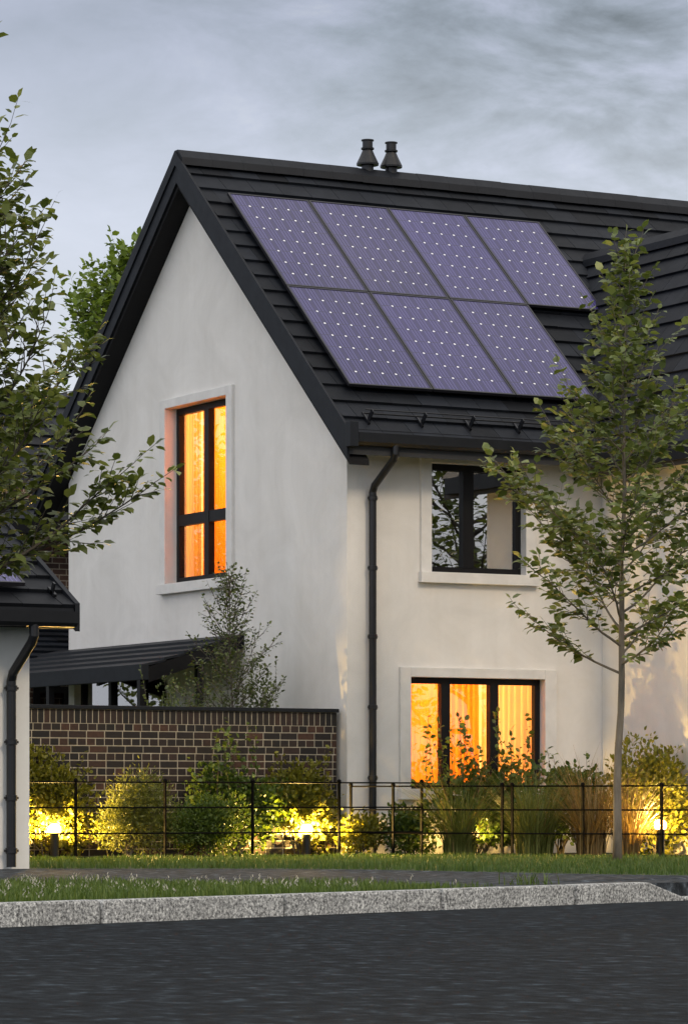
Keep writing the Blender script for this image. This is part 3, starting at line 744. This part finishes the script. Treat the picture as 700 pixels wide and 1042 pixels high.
# ------------------------------------------------------------------ bollard lamps
LAMPS = [((-3.93,-.15), .40, 'short black bollard lamp glowing among bushes at left end of fence', 2000),
         ((-.655,-.19), .385, 'short black bollard lamp glowing in front of right end of brick wall', 2700),
         ((2.852,-2.536), .44, 'short black bollard lamp glowing beside tall grass near the young tree', 950),
         ((1.38,-.66), .34, 'short black bollard lamp half hidden behind the grasses below the ground floor window', 240)]
for (x, y), hz, lab, pw in LAMPS:
    b = thing('bollard_lamp', lab, 'garden lamp', (x, y, 0), 'glowing bollard lamps along the fence')
    mb = MB(); mb.lathe((x,y,0), [(.085,0),(.085,.02),(.05,.03),(.05,hz-.115),(.062,hz-.11)], 18); mb.build('post', M['black_metal'], b)
    mb = MB(); mb.lathe((x,y,hz-.108), [(.06,0),(.074,.02),(.078,.05),(.070,.085),(.050,.108),(.022,.120),(.0,.122)], 20); mb.build('lens', M['lens'], b, smooth=True)
    if pw > 800: mb = MB(); mb.lathe((x,y,hz+.0145), [(.040,-.004),(.043,.0),(.032,.007),(.0,.010)], 18); mb.build('cap', M['black_metal'], b)  # cap added over the dome to keep steep light off the gable
    mb = MB(); mb.lathe((x,y,hz-.068), [(.079,0),(.086,-.002),(.086,.002),(.079,.004)], 18); mb.build('louvre', M['black_metal'], b)
    l = bpy.data.lights.new('bollard_light', 'POINT'); l.energy = pw; l.color = (1,.62,.165); l.shadow_soft_size = .028
    lo = bpy.data.objects.new('bollard_light', l); COL.objects.link(lo); lo.location = (x, y, hz-.065)

# ------------------------------------------------------------------ leaves, trees, shrubs
def unit(v): return v/np.maximum(np.linalg.norm(v, axis=-1, keepdims=True), 1e-9)
def leaves_mesh(name, P, D, NR, ln, wd, mat, parent, curl=.18):
    """P base points, D direction, NR normal hint, ln length, wd width ratio"""
    n = len(P); P = np.asarray(P, float); D = unit(np.asarray(D, float)); NR = np.asarray(NR, float)
    S = unit(np.cross(D, NR)); U = unit(np.cross(S, D)); ln = np.asarray(ln)[:, None]; w = ln*wd
    t = [(0,0,0),(.30,-.46,.05),(.30,.46,.05),(.68,-.40,.06),(.68,.40,.06),(1,0,-1)]
    V = np.empty((n,6,3))
    for k, (a, b, c) in enumerate(t):
        V[:,k] = P + D*ln*a + S*w*b + U*ln*(c*curl)
    F = []
    base = np.arange(n)*6
    tri1 = np.stack([base, base+2, base+1], 1); q = np.stack([base+1, base+2, base+4, base+3], 1); tri2 = np.stack([base+3, base+4, base+5], 1)
    F = [tuple(x) for x in tri1.tolist()] + [tuple(x) for x in q.tolist()] + [tuple(x) for x in tri2.tolist()]
    me = bpy.data.meshes.new(name); me.from_pydata(V.reshape(-1,3).tolist(), [], F); me.update()
    return link(name, me, mat, parent)

def rv(r): 
    v = Vector((r.gauss(0,1), r.gauss(0,1), r.gauss(0,1))); return v.normalized()

def tree(name, label, cat, base, height, r0, limbs, t0, lenf, elevf, leaf_len, leaf_mat_, bark, seed, twig_len=.42, twigs=7, step=.05, wob=.02, wd=.72, group=None, azf=None, keep=None, lean=(0,0), droop=.35, shoots=0, twf=lambda u: 1.0):
    r = random.Random(seed); T = thing(name, label, cat, base, group)
    b = Vector(base); tb = MB(); P, D, NR, LN = [], [], [], []
    n = 16; tp = []
    ox = oy = 0
    for i in range(n+1):
        t = i/n
        if i: ox += r.gauss(0, wob); oy += r.gauss(0, wob)
        tp.append(b+Vector((ox+lean[0]*t, oy+lean[1]*t, height*t-.05*(i == 0))))
    tr = [max(.006, r0*(1.15 if i == 0 else 1)*(1-.93*(i/n))) for i in range(n+1)]
    tb.tube(tp, tr, 9)
    def at(t):
        f = t*n; i = min(int(f), n-1); return tp[i].lerp(tp[i+1], f-i)
    def put(p, d, s=1.0):
        P.append(tuple(p)); D.append(tuple(d)); nn_ = (Vector((0,0,1)) + rv(r)*.55).normalized(); NR.append(tuple(nn_)); LN.append(leaf_len*s*r.uniform(.6,1.15))
    def twig(p, d, ln, rad, lvl):
        m = max(3, int(ln/.09)); pts = [p]; q = p.copy(); dd = d.copy()
        for i in range(m):
            dd = (dd + rv(r)*.14 + Vector((0,0,.05))).normalized(); q = q+dd*(ln/m); pts.append(q.copy())
        if keep and not keep(pts[-1]): return
        tb.tube(pts, [max(.0022, rad*(1-.8*i/m)) for i in range(m+1)], 4, cap=False)
        k = 0; s = step*r.random()
        while s < ln:
            f = s/ln*m; i = min(int(f), m-1); c = pts[i].lerp(pts[i+1], f-i); ax = (pts[i+1]-pts[i]).normalized()
            side = ax.cross(Vector((0,0,1)) + rv(r)*.5)
            if side.length < 1e-3: side = rv(r)
            side.normalize(); sg_ = 1 if k % 2 else -1
            ld = (ax*r.uniform(.2,.9) + side*sg_*r.uniform(.6,1.1) + Vector((0,0,-droop*r.random())) + rv(r)*.25).normalized()
            if s > ln*.12: put(c+ld*.02, ld)
            k += 1; s += step*r.uniform(.7,1.3)
        put(pts[-1], dd)
    az = r.random()*6.28
    for i in range(limbs):
        u = (i+.5)/limbs; t = t0+(1-t0)*(u**.92); az += 2.399+r.uniform(-.35,.35)
        a = azf(i, az, r) if azf else az
        ln = lenf(u)*r.uniform(.75,1.2); el = elevf(u)+r.uniform(-.12,.12)
        p = at(t*.985); d = Vector((math.cos(a)*math.cos(el), math.sin(a)*math.cos(el), math.sin(el)))
        m = max(4, int(ln/.16)); pts = [p.copy()]; q = p.copy(); dd = d.copy()
        for k in range(m):
            dd = (dd + rv(r)*.09 + Vector((0,0,.045))).normalized(); q = q+dd*(ln/m); pts.append(q.copy())
        lr_ = max(.006, r0*(1-.9*t)*.48)
        tb.tube(pts, [max(.003, lr_*(1-.85*k/m)) for k in range(m+1)], 6, cap=False)
        nt_ = max(3, int(twigs*ln/.9))
        for k in range(nt_):
            f = (.22+.78*(k+r.random())/nt_)*m; f = min(f, m-.01); ii = int(f); c = pts[ii].lerp(pts[ii+1], f-ii); ax = (pts[ii+1]-pts[ii]).normalized()
            side = ax.cross(Vector((0,0,1)) + rv(r)*.7); side = side.normalized() if side.length > 1e-3 else rv(r)
            td = (ax*.75 + side*(1 if k % 2 else -1)*r.uniform(.4,1) + rv(r)*.3 + Vector((0,0,.12))).normalized()
            twig(c, td, twig_len*twf(u)*r.uniform(.5,1.25)*(1-.45*f/m), .006, 2)
        twig(pts[-1], dd, twig_len*r.uniform(.5,.9), .005, 2)
    twig(tp[-1], Vector((0,0,1)), twig_len*.7, .006, 2)
    for k in range(shoots):                              # long leading shoots that stand out of the crown
        p = at(r.uniform(.62,.95)); a = r.random()*6.28; el = R(r.uniform(42,72)); d = Vector((math.cos(a)*math.cos(el), math.sin(a)*math.cos(el), math.sin(el)))
        q = p+d*height*.2; tb.tube([p, p.lerp(q,.5), q], [.012,.009,.007], 5, cap=False); twig(q, d, height*r.uniform(.12,.22), .006, 2)
    tb.build('trunk', bark, T, smooth=True, fix=False)
    leaves_mesh('crown', P, D, NR, LN, wd, leaf_mat_, T)
    return T, len(P)

LG = [(0,(.028,.042,.010)),(.3,(.045,.066,.016)),(.6,(.070,.095,.024)),(.85,(.11,.14,.036)),(1,(.17,.20,.06))]
M['leaf_young'] = leaf_mat('leaf_young', [(0,(.045,.068,.020)),(.3,(.090,.125,.040)),(.6,(.15,.192,.065)),(.85,(.255,.30,.115)),(1,(.47,.51,.26))], .36, .38)
M['leaf_left'] = leaf_mat('leaf_left', [(0,(.045,.065,.018)),(.35,(.095,.13,.036)),(.7,(.17,.21,.065)),(1,(.38,.41,.18))], .36, .38)
M['leaf_far'] = leaf_mat('leaf_far', [(0,(.07,.115,.018)),(.5,(.14,.21,.04)),(1,(.26,.34,.08))], .35, .5)
M['leaf_sap'] = leaf_mat('leaf_sapling', [(0,(.045,.062,.022)),(.5,(.085,.115,.04)),(.9,(.16,.19,.07)),(1,(.27,.29,.12))], .3, .45)
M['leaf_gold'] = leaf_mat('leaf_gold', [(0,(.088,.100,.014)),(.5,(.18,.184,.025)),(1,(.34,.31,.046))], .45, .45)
M['leaf_olive'] = leaf_mat('leaf_olive', [(0,(.075,.095,.022)),(.5,(.145,.165,.036)),(1,(.25,.26,.06))], .35, .5)
M['leaf_deep'] = leaf_mat('leaf_deep', [(0,(.036,.065,.012)),(.5,(.075,.125,.022)),(1,(.15,.20,.04))], .35, .45)

# young street tree in front of the house
def young_len(u):
    return 1.20+1.9*u if u < .20 else 1.62*(1-(u-.20)/.80)**1.5+.16
tree('young_tree', 'slim young tree with loose green crown standing on the lawn before the house', 'tree', (.585,-5.056,0), 6.55, .050, 54, .31,
     young_len, lambda u: R(18+48*u), .118, M['leaf_young'], M['bark'], 4, twig_len=.50, twigs=11, step=.037, wob=.014, wd=.78, lean=(.06,-.03), twf=lambda u: 1.08-.62*u)
# big tree at the left edge, its trunk outside the picture
tree('street_tree', 'large leafy tree hanging over the garage from the left edge', 'tree', (-10.34,-11.23,0), 5.5, .085, 106, .39,
     lambda u: 1.85*math.sin(math.pi*min(1, .46+.50*u))**.8*(1-.15*u)+.25, lambda u: R(12+52*u), .114, M['leaf_left'], M['bark_dark'], 23, twig_len=.50, twigs=12, step=.035, wob=.03, wd=.62, droop=.3, shoots=16)
# sapling between garden wall and gable
tree('sapling', 'small thin leaved tree rising behind the brick wall below gable window', 'tree', (-.93,1.25,0), 3.4, .022, 58, .15,
     lambda u: 1.02*(1-u)**.85+.10, lambda u: R(28+40*u), .056, M['leaf_sap'], M['bark_dark'], 9, twig_len=.24, twigs=13, step=.026, wob=.008, wd=.66)
# tree beyond the roof
tree('garden_tree', 'bright green leafy tree showing above the roof line behind the house', 'tree', (9.9,26.1,0), 11.2, .22, 110, .22,
     lambda u: 2.5*math.sin(math.pi*min(1,.2+.78*u))**.8+.25, lambda u: R(15+55*u), .19, M['leaf_far'], M['bark_dark'], 31, twig_len=.8, twigs=9, step=.07, wob=.06, wd=.7)
# trees outside the frame that the windows mirror
for (bx_, by_), lab, sd, ht in (((12.2,-17.0), 'broad tree on the far side of the street mirrored in the front windows', 41, 9.5),
                  ((-11.5,24.5), 'tall back garden tree mirrored in the gable window', 42, 9.5),
                  ((-7.2,17.8), 'lower bushy back garden tree mirrored in the glazed door', 43, 5.6)):
    tree('garden_tree', lab, 'tree', (bx_,by_,0), ht, .16, 60, .12,
     lambda u: 2.6*math.sin(math.pi*min(1,.25+.7*u))**.8+.3, lambda u: R(5+60*u), .17, M['leaf_left'], M['bark_dark'], sd, twig_len=.8, twigs=8, step=.08, wob=.05, wd=.6)

def shrub(label, c, rad, n, leaf_len, mat, seed, blobs=7, wd=.6, stems=10, up=.5, fill=.75, name='shrub', spires=0, spire_h=.3, cone=0):
    """a bush of overlapping leaf clumps on fanned stems, uneven outline"""
    r = random.Random(seed); g = np.random.default_rng(seed); T = thing(name, label, 'bush', (c[0], c[1], 0), 'garden bushes')
    cx, cy = c; rx, ry, hz = rad
    cl = []
    for i in range(blobs):
        a = r.random()*6.28; q = math.sqrt(r.random())*.62; zz = r.uniform(.28,.78)
        k = 1-cone*(zz-.28)
        cl.append((cx+rx*q*k*math.cos(a), cy+ry*q*k*math.sin(a), hz*zz, r.uniform(.38,.60)*(1-.35*cone*zz)))
    cl.append((cx, cy, hz*.5, .62))
    sb = MB(); P, D, NR = [], [], []
    for (x, y, z, s) in cl:
        sb.tube([(cx+r.uniform(-.06,.06), cy+r.uniform(-.05,.05), -.02), ((cx+x)/2, (cy+y)/2, z*.45), (x, y, z)], [.011,.008,.003], 5)
    per = n//len(cl)
    for (x, y, z, s) in cl:
        d = unit(g.normal(size=(per,3))); rr_ = (g.random(per)**(1/3.))*(1-fill)+fill*g.random(per)**.35
        lump = 1+.22*np.sin(d[:,0]*7+x*9)*np.sin(d[:,1]*6+z*5)+.15*np.sin(d[:,2]*11+y*4)
        R_ = np.array([rx*s, ry*s, hz*s*.62])
        p = np.array([x,y,z]) + d*R_*(rr_*lump)[:,None]
        p[:,2] = np.maximum(p[:,2], .03+g.random(per)*.05)
        ld = unit(d*.8 + g.normal(size=(per,3))*.55 + np.array([0,0,up]))
        P.append(p); D.append(ld); NR.append(unit(np.array([0,0,.6]) + d*.4 + g.normal(size=(per,3))*.5))
    for k in range(spires):                              # long upright shoots above the mass
        a = r.random()*6.28; q = math.sqrt(r.random())*.8
        p = Vector((cx+rx*q*math.cos(a), cy+ry*q*math.sin(a), hz*.55)); dd = Vector((r.gauss(0,.22), r.gauss(0,.12), 1)).normalized(); ln = hz*.4+spire_h*r.uniform(.4,1.15)
        pts = [p]; m = 7
        for i in range(m): dd = (dd+rv(r)*.10).normalized(); p = p+dd*ln/m; pts.append(p.copy())
        sb.tube(pts, [.005*(1-.7*i/m) for i in range(m+1)], 4, cap=False)
        nl = int(ln/(leaf_len*.55)); pp = []; pd = []
        for i in range(nl):
            f = (i+.5)/nl*m; ii = min(int(f), m-1); q_ = pts[ii].lerp(pts[ii+1], f-ii); l_ = (rv(r)+Vector((0,0,.35))).normalized(); pp.append(tuple(q_)); pd.append(tuple(l_))
        P.append(np.array(pp)); D.append(np.array(pd)); NR.append(unit(np.array([0,0,1.])+g.normal(size=(nl,3))*.6))
    P = np.concatenate(P); D = np.concatenate(D); NR = np.concatenate(NR)
    sb.build('stem', M['bark_dark'], T, fix=False)
    leaves_mesh('foliage', P, D, NR, leaf_len*g.uniform(.6,1.2,len(P)), wd, mat, T)

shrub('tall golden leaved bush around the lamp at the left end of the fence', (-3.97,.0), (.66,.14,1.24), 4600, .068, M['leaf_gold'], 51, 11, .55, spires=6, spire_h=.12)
shrub('rounded feathery olive bush right of the leftmost lamp', (-3.13,-.42), (.66,.34,1.00), 9000, .046, M['leaf_olive'], 52, 9, .34, up=.6)
shrub('low dense rounded green bush in the middle of the brick wall bed', (-2.12,-.45), (.62,.34,.76), 7000, .050, M['leaf_deep'], 53, 8, .45, up=.7)
shrub('loose climbing green bush reaching highest up the brick wall', (-1.55,-.14), (.72,.18,1.10), 3200, .070, M['leaf_deep'], 54, 10, .66, spires=11, spire_h=.55)
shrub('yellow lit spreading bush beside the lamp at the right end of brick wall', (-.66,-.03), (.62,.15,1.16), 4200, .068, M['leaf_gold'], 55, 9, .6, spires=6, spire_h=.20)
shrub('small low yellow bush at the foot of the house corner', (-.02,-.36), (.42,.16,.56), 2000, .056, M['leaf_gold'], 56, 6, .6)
shrub('dark low bush at the foot of the downpipe', (.62,-.40), (.46,.20,.56), 2000, .062, M['leaf_deep'], 57, 6, .6)
shrub('leafy bush with long upright shoots in front of the ground floor window', (1.55,-.55), (1.0,.26,1.16), 4200, .080, M['leaf_deep'], 58, 10, .72, spires=18, spire_h=.62)
shrub('dark leafy bush behind the grasses under right side of the ground floor window', (2.45,-.95), (.70,.28,1.08), 2600, .075, M['leaf_deep'], 59, 8, .7, spires=8, spire_h=.45)
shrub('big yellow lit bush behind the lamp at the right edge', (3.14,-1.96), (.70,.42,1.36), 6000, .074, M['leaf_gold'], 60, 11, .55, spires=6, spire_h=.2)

shrub('grey green bush peeping over the brick wall left of the sapling', (-1.55,1.30), (.48,.30,2.28), 2600, .050, M['leaf_sap'], 61, 8, .6, spires=6, spire_h=.15)
shrub('grey green bush peeping over the brick wall right of the sapling', (-.62,1.30), (.44,.30,2.45), 2600, .050, M['leaf_sap'], 62, 8, .6, spires=6, spire_h=.15)

def grass_mat(name, stops):
    return leaf_mat(name, stops, .35, .5, (1.1,1.05,.7))
M['grass_green'] = grass_mat('grass_green', [(0,(.07,.095,.022)),(.5,(.145,.175,.042)),(.85,(.27,.28,.09)),(1,(.50,.47,.23))])
M['grass_straw'] = grass_mat('grass_straw', [(0,(.12,.08,.026)),(.5,(.24,.16,.06)),(.85,(.40,.30,.13)),(1,(.55,.46,.26))])
def blades(name, items, mat, parent, k=None):
    """items: (base, direction xy, height, lean, width)"""
    vs, fs = [], []
    S = 5
    for (b, a, h_, ln_, w) in items:
        o = len(vs); dx, dy = math.cos(a), math.sin(a); sx, sy = -dy, dx
        for i in range(S+1):
            t = i/S; out = ln_*t*t; z = h_*(t-.16*(ln_/max(h_,.01))*t**3); ww = w*(1-t**1.6)*.5+.0006
            x, y = b[0]+dx*out, b[1]+dy*out
            vs += [(x-sx*ww, y-sy*ww, b[2]+z), (x+sx*ww, y+sy*ww, b[2]+z)]
        for i in range(S): fs.append((o+2*i, o+2*i+1, o+2*i+3, o+2*i+2))
    me = bpy.data.meshes.new(name); me.from_pydata(vs, [], fs); me.update()
    return link(name, me, mat, parent)
def clump(label, c, rx, ry, h_, n, mat, seed, lean=.5, plume=0):
    r = random.Random(seed); T = thing('ornamental_grass', label, 'grass clump', (c[0], c[1], 0), 'ornamental grass clumps by the fence')
    it = []
    for i in range(n):
        a0 = r.random()*6.28; q = math.sqrt(r.random()); b = (c[0]+rx*q*math.cos(a0), c[1]+ry*q*math.sin(a0), 0)
        it.append((b, a0+r.gauss(0,.7), h_*r.uniform(.55,1.12), lean*r.uniform(.1,1.1), r.uniform(.008,.015)))
    blades('blades', it, mat, T)
    if plume:
        it = []
        for i in range(plume):
            a0 = r.random()*6.28; q = math.sqrt(r.random()); b = (c[0]+rx*q*math.cos(a0), c[1]+ry*q*math.sin(a0), 0)
            it.append((b, a0+r.gauss(0,.5), h_*r.uniform(1.0,1.32), lean*r.uniform(.5,1.3), .010))
        blades('seed_heads', it, M['grass_straw'], T)
clump('arching green ornamental grass left of the pair of posts below the lit window', (1.02,-.95), .20, .15, 1.00, 430, M['grass_green'], 71, .85, 24)
clump('upright yellow green ornamental grass in the middle below the lit window', (1.72,-1.52), .24, .16, 1.02, 480, M['grass_green'], 72, .70, 18)
clump('brown straw ornamental grass behind the young tree trunk', (2.22,-2.00), .18, .15, 1.12, 380, M['grass_straw'], 73, .75, 30)
clump('pale arching ornamental grass right of the young tree trunk', (2.54,-2.32), .14, .13, 1.02, 260, M['grass_straw'], 74, .95, 24)

# lawn grass blades (stuff)
def scatter(poly_fn, n, hmin, hmax, mat, name, seed, z=0, wd=.007, lean=.5):
    r = random.Random(seed); it = []
    while len(it) < n:
        p = poly_fn(r)
        if p is None: continue
        h_ = r.uniform(hmin, hmax)*(.75+.5*abs(math.sin(p[0]*2.3)*math.cos(p[1]*1.9)))
        it.append(((p[0],p[1],z), r.random()*6.28, h_, h_*lean*r.random(), wd*r.uniform(.7,1.3)))
    vs, fs = [], []
    for (b, a, h_, ln_, w) in it:
        o = len(vs); dx, dy = math.cos(a), math.sin(a); sx, sy = -dy*w/2, dx*w/2
        vs += [(b[0]-sx,b[1]-sy,b[2]),(b[0]+sx,b[1]+sy,b[2]),(b[0]+dx*ln_*.35+sx*.7,b[1]+dy*ln_*.35+sy*.7,b[2]+h_*.6),(b[0]+dx*ln_*.35-sx*.7,b[1]+dy*ln_*.35-sy*.7,b[2]+h_*.6),(b[0]+dx*ln_,b[1]+dy*ln_,b[2]+h_)]
        fs += [(o,o+1,o+2,o+3),(o+3,o+2,o+4)]
    me = bpy.data.meshes.new(name); me.from_pydata(vs, [], fs); me.update()
    o = link(name, me, mat); tag(o, None, None, None, 'stuff'); return o
def inpoly(p, poly):
    c = False; n = len(poly)
    for i in range(n):
        x1, y1 = poly[i]; x2, y2 = poly[i-1]
        if (y1 > p[1]) != (y2 > p[1]) and p[0] < (x2-x1)*(p[1]-y1)/(y2-y1)+x1: c = not c
    return c
M['lawn_blade'] = grass_mat('lawn_blade', [(0,(.032,.068,.014)),(.5,(.06,.112,.022)),(.85,(.10,.155,.035)),(1,(.20,.22,.08))])
M['verge_blade'] = grass_mat('verge_blade', [(0,(.045,.082,.014)),(.5,(.085,.14,.024)),(.85,(.14,.19,.042)),(1,(.26,.26,.10))])
front_lawn = [(-6.3,-5.3),(-5.02,-6.04),(-4.3,-6.55),(-3.75,-7.25),(-3.3,-8.85),(-2.95,-10.1),(-2.5,-11.0),(-1.7,-11.0),(3.6,-8.9),(3.6,-3.7),(2.60,-3.75),(.40,-1.1),(-6.3,-1.05)]
def in_lawn(r):
    p = (r.uniform(-6.3,3.6), r.uniform(-11,-1.05)); return p if inpoly(p, front_lawn) else None
g1 = scatter(in_lawn, 36000, .035, .075, M['lawn_blade'], 'lawn_grass', 81, wd=.010)
g1['label'] = 'short green lawn grass between path and fence'; g1['category'] = 'grass'
vp = [kp(-3, KW+.02), (kb[0], kb[1]+.02)] + near_edge[::-1]
def in_verge(r):
    p = (r.uniform(-14.5,-6.0), r.uniform(-17.5,-8.0)); return p if inpoly(p, verge_poly) else None
g2 = scatter(in_verge, 36000, .035, .085, M['verge_blade'], 'verge_grass', 82, wd=.010)
g2['label'] = 'longer green verge grass behind the kerb'; g2['category'] = 'grass'
# white seed tufts in the verge
M['tuft'] = leaf_mat('pale_tuft', [(0,(.35,.34,.27)),(1,(.62,.60,.52))], .3, .7, (1,1,1))
r = random.Random(83); it = []
while len(it) < 1500:
    p = (r.uniform(-13.5,-6.6), r.uniform(-16.8,-9.0))
    if not inpoly(p, verge_poly): continue
    if r.random() > .25+.9*max(0, math.sin(p[0]*3.1+p[1]*1.7)): continue
    h_ = r.uniform(.06,.12); az_ = r.random()*6.28
    for k in range(5):
        it.append(((p[0]+r.gauss(0,.012),p[1]+r.gauss(0,.012),h_*(.45+.1*k)), r.random()*6.28, .022, .016, .007))
t3 = blades('verge_seed_heads', it, M['tuft'], None); tag(t3, 'pale feathery seed heads standing in the verge grass', 'wild grass', None, 'stuff')
# weed growing from the kerb joint
wd_ = thing('weed', 'small tuft of weeds growing behind the kerb near its dropped end', 'weed', (-5.42,-13.2,0))
r = random.Random(84)
blades('blades', [((-5.9+r.gauss(0,.10)+.35, -13.35+r.gauss(0,.06)+.25,0), r.random()*6.28, r.uniform(.04,.15), r.uniform(.02,.12), .008) for _ in range(60)], M['verge_blade'], wd_)

# ------------------------------------------------------------------ sky and sun
SUN = Vector((.05,-.80,.60)).normalized()       # direction towards the sun
w = bpy.data.worlds.new('World'); sc.world = w; w.use_nodes = True
nt = w.node_tree; nt.nodes.clear()
sky = N(nt, 'ShaderNodeTexSky', sky_type='NISHITA'); sky.sun_disc = False
sky.sun_elevation = math.asin(SUN.z); sky.sun_rotation = math.atan2(SUN.x, SUN.y)
sky.air_density = 1.5; sky.dust_density = 2.5
tc = N(nt, 'ShaderNodeTexCoord'); d = tc.outputs['Generated']
def mth(op, a, b=None, c=None, clamp=False):
    n = N(nt, 'ShaderNodeMath', operation=op); n.use_clamp = clamp
    for i, q in enumerate((a, b, c)):
        if q is None: continue
        if isinstance(q, (int, float)): n.inputs[i].default_value = q
        else: L(nt, q, n.inputs[i])
    return n.outputs[0]
def dotv(v):
    n = N(nt, 'ShaderNodeVectorMath', operation='DOT_PRODUCT'); L(nt, d, n.inputs[0]); n.inputs[1].default_value = v; return n.outputs['Value']
sp = N(nt, 'ShaderNodeSeparateXYZ'); L(nt, d, sp.inputs[0]); el = mth('MAXIMUM', sp.outputs[2], 0)
# overcast luminance: three times brighter overhead than at the horizon, glowing in the west
lum = mth('MULTIPLY_ADD', el, 1.5, .80)
west = mth('MAXIMUM', dotv(tuple(Vector((-.75,-.45,.48)).normalized())), 0)
lum = mth('MULTIPLY_ADD', mth('POWER', west, 1.5), 1.55, lum)
# the cloud deck thins towards the horizon and is greyer just above the roofs
lum = mth('MULTIPLY', lum, mth('MAXIMUM', mth('SUBTRACT', 1.14, mth('MULTIPLY', mth('MAXIMUM', mth('SUBTRACT', el, .165), 0), 5.2)), .82))
# cloud streaks (world direction space)
mp = N(nt, 'ShaderNodeMapping'); mp.inputs['Scale'].default_value = (11,11,24); mp.inputs['Rotation'].default_value = (R(26), R(14), 0); L(nt, d, mp.inputs[0])
n1 = noise(nt, mp.outputs[0], 1.6, 10, .62, .25)
mp2 = N(nt, 'ShaderNodeMapping'); mp2.inputs['Scale'].default_value = (5,5,14); mp2.inputs['Location'].default_value = (3.1,1.7,.4); L(nt, d, mp2.inputs[0])
n2 = noise(nt, mp2.outputs[0], 1.2, 6, .55, .4)
az_r = dotv(tuple(RGT)); 
bias = mth('MULTIPLY_ADD', az_r, 2.4, .0)        # more broken cloud towards the north-east
cl = mth('ADD', mth('MULTIPLY', mth('SUBTRACT', n1, .5), 1.0), mth('MULTIPLY', mth('SUBTRACT', n2, .5), 1.2))
amp = mth('MAXIMUM', mth('MULTIPLY_ADD', az_r, 6.0, .50, clamp=True), mth('MULTIPLY', mth('SUBTRACT', el, .24), 2.5, clamp=True))
cl = mth('ADD', .60, mth('MULTIPLY', cl, mth('MULTIPLY_ADD', amp, 1.5, .34)))
cl = mth('SUBTRACT', cl, mth('MULTIPLY', amp, .07))
ccol = ramp(nt, cl, [(.15,(.20,.225,.255)),(.42,(.36,.405,.48)),(.62,(.50,.54,.67)),(.85,(.72,.75,.80)),(1,(.85,.85,.86))])
# a paler band low down
low = mth('SUBTRACT', 1, mth('MULTIPLY', mth('SUBTRACT', el, .12), 10.0), clamp=True)
mxl = N(nt, 'ShaderNodeMix', data_type='RGBA'); L(nt, mth('MULTIPLY', low, .65), mxl.inputs[0]); L(nt, ccol, mxl.inputs[6]); mxl.inputs[7].default_value = (.76,.79,.86,1)
# the cloud deck overhead and behind the street still catches the warm evening light
hi = mth('MULTIPLY', mth('SUBTRACT', el, .24), 4.0, clamp=True)
wt = N(nt, 'ShaderNodeMix', data_type='RGBA', blend_type='MULTIPLY'); L(nt, hi, wt.inputs[0]); L(nt, mxl.outputs[2], wt.inputs[6]); wt.inputs[7].default_value = (1.42,1.28,1.08,1)
sc1 = N(nt, 'ShaderNodeVectorMath', operation='SCALE'); L(nt, wt.outputs[2], sc1.inputs[0]); L(nt, lum, sc1.inputs['Scale'])
bgc = N(nt, 'ShaderNodeBackground'); L(nt, sc1.outputs[0], bgc.inputs[0]); bgc.inputs[1].default_value = 1.0
bgs = N(nt, 'ShaderNodeBackground'); L(nt, sky.outputs[0], bgs.inputs[0]); bgs.inputs[1].default_value = .06
ms = N(nt, 'ShaderNodeMixShader'); ms.inputs[0].default_value = .80
L(nt, bgs.outputs[0], ms.inputs[1]); L(nt, bgc.outputs[0], ms.inputs[2])
wo = N(nt, 'ShaderNodeOutputWorld'); L(nt, ms.outputs[0], wo.inputs[0])

sl_ = bpy.data.lights.new('sun', 'SUN'); sl_.energy = 1.1; sl_.angle = R(12); sl_.color = (1,.80,.56)
so = bpy.data.objects.new('sun', sl_); COL.objects.link(so); so.rotation_euler = SUN.to_track_quat('Z','Y').to_euler()

sc.view_settings.view_transform = 'Standard'; sc.view_settings.look = 'None'; sc.view_settings.exposure = .13; sc.view_settings.gamma = 1
sc.render.engine = 'CYCLES'; sc.cycles.use_denoising = True
sc.cycles.max_bounces = 7; sc.cycles.diffuse_bounces = 3; sc.cycles.glossy_bounces = 3; sc.cycles.transparent_max_bounces = 10; sc.cycles.transmission_bounces = 4
sc.cycles.sample_clamp_indirect = 6; sc.cycles.caustics_reflective = False; sc.cycles.caustics_refractive = False
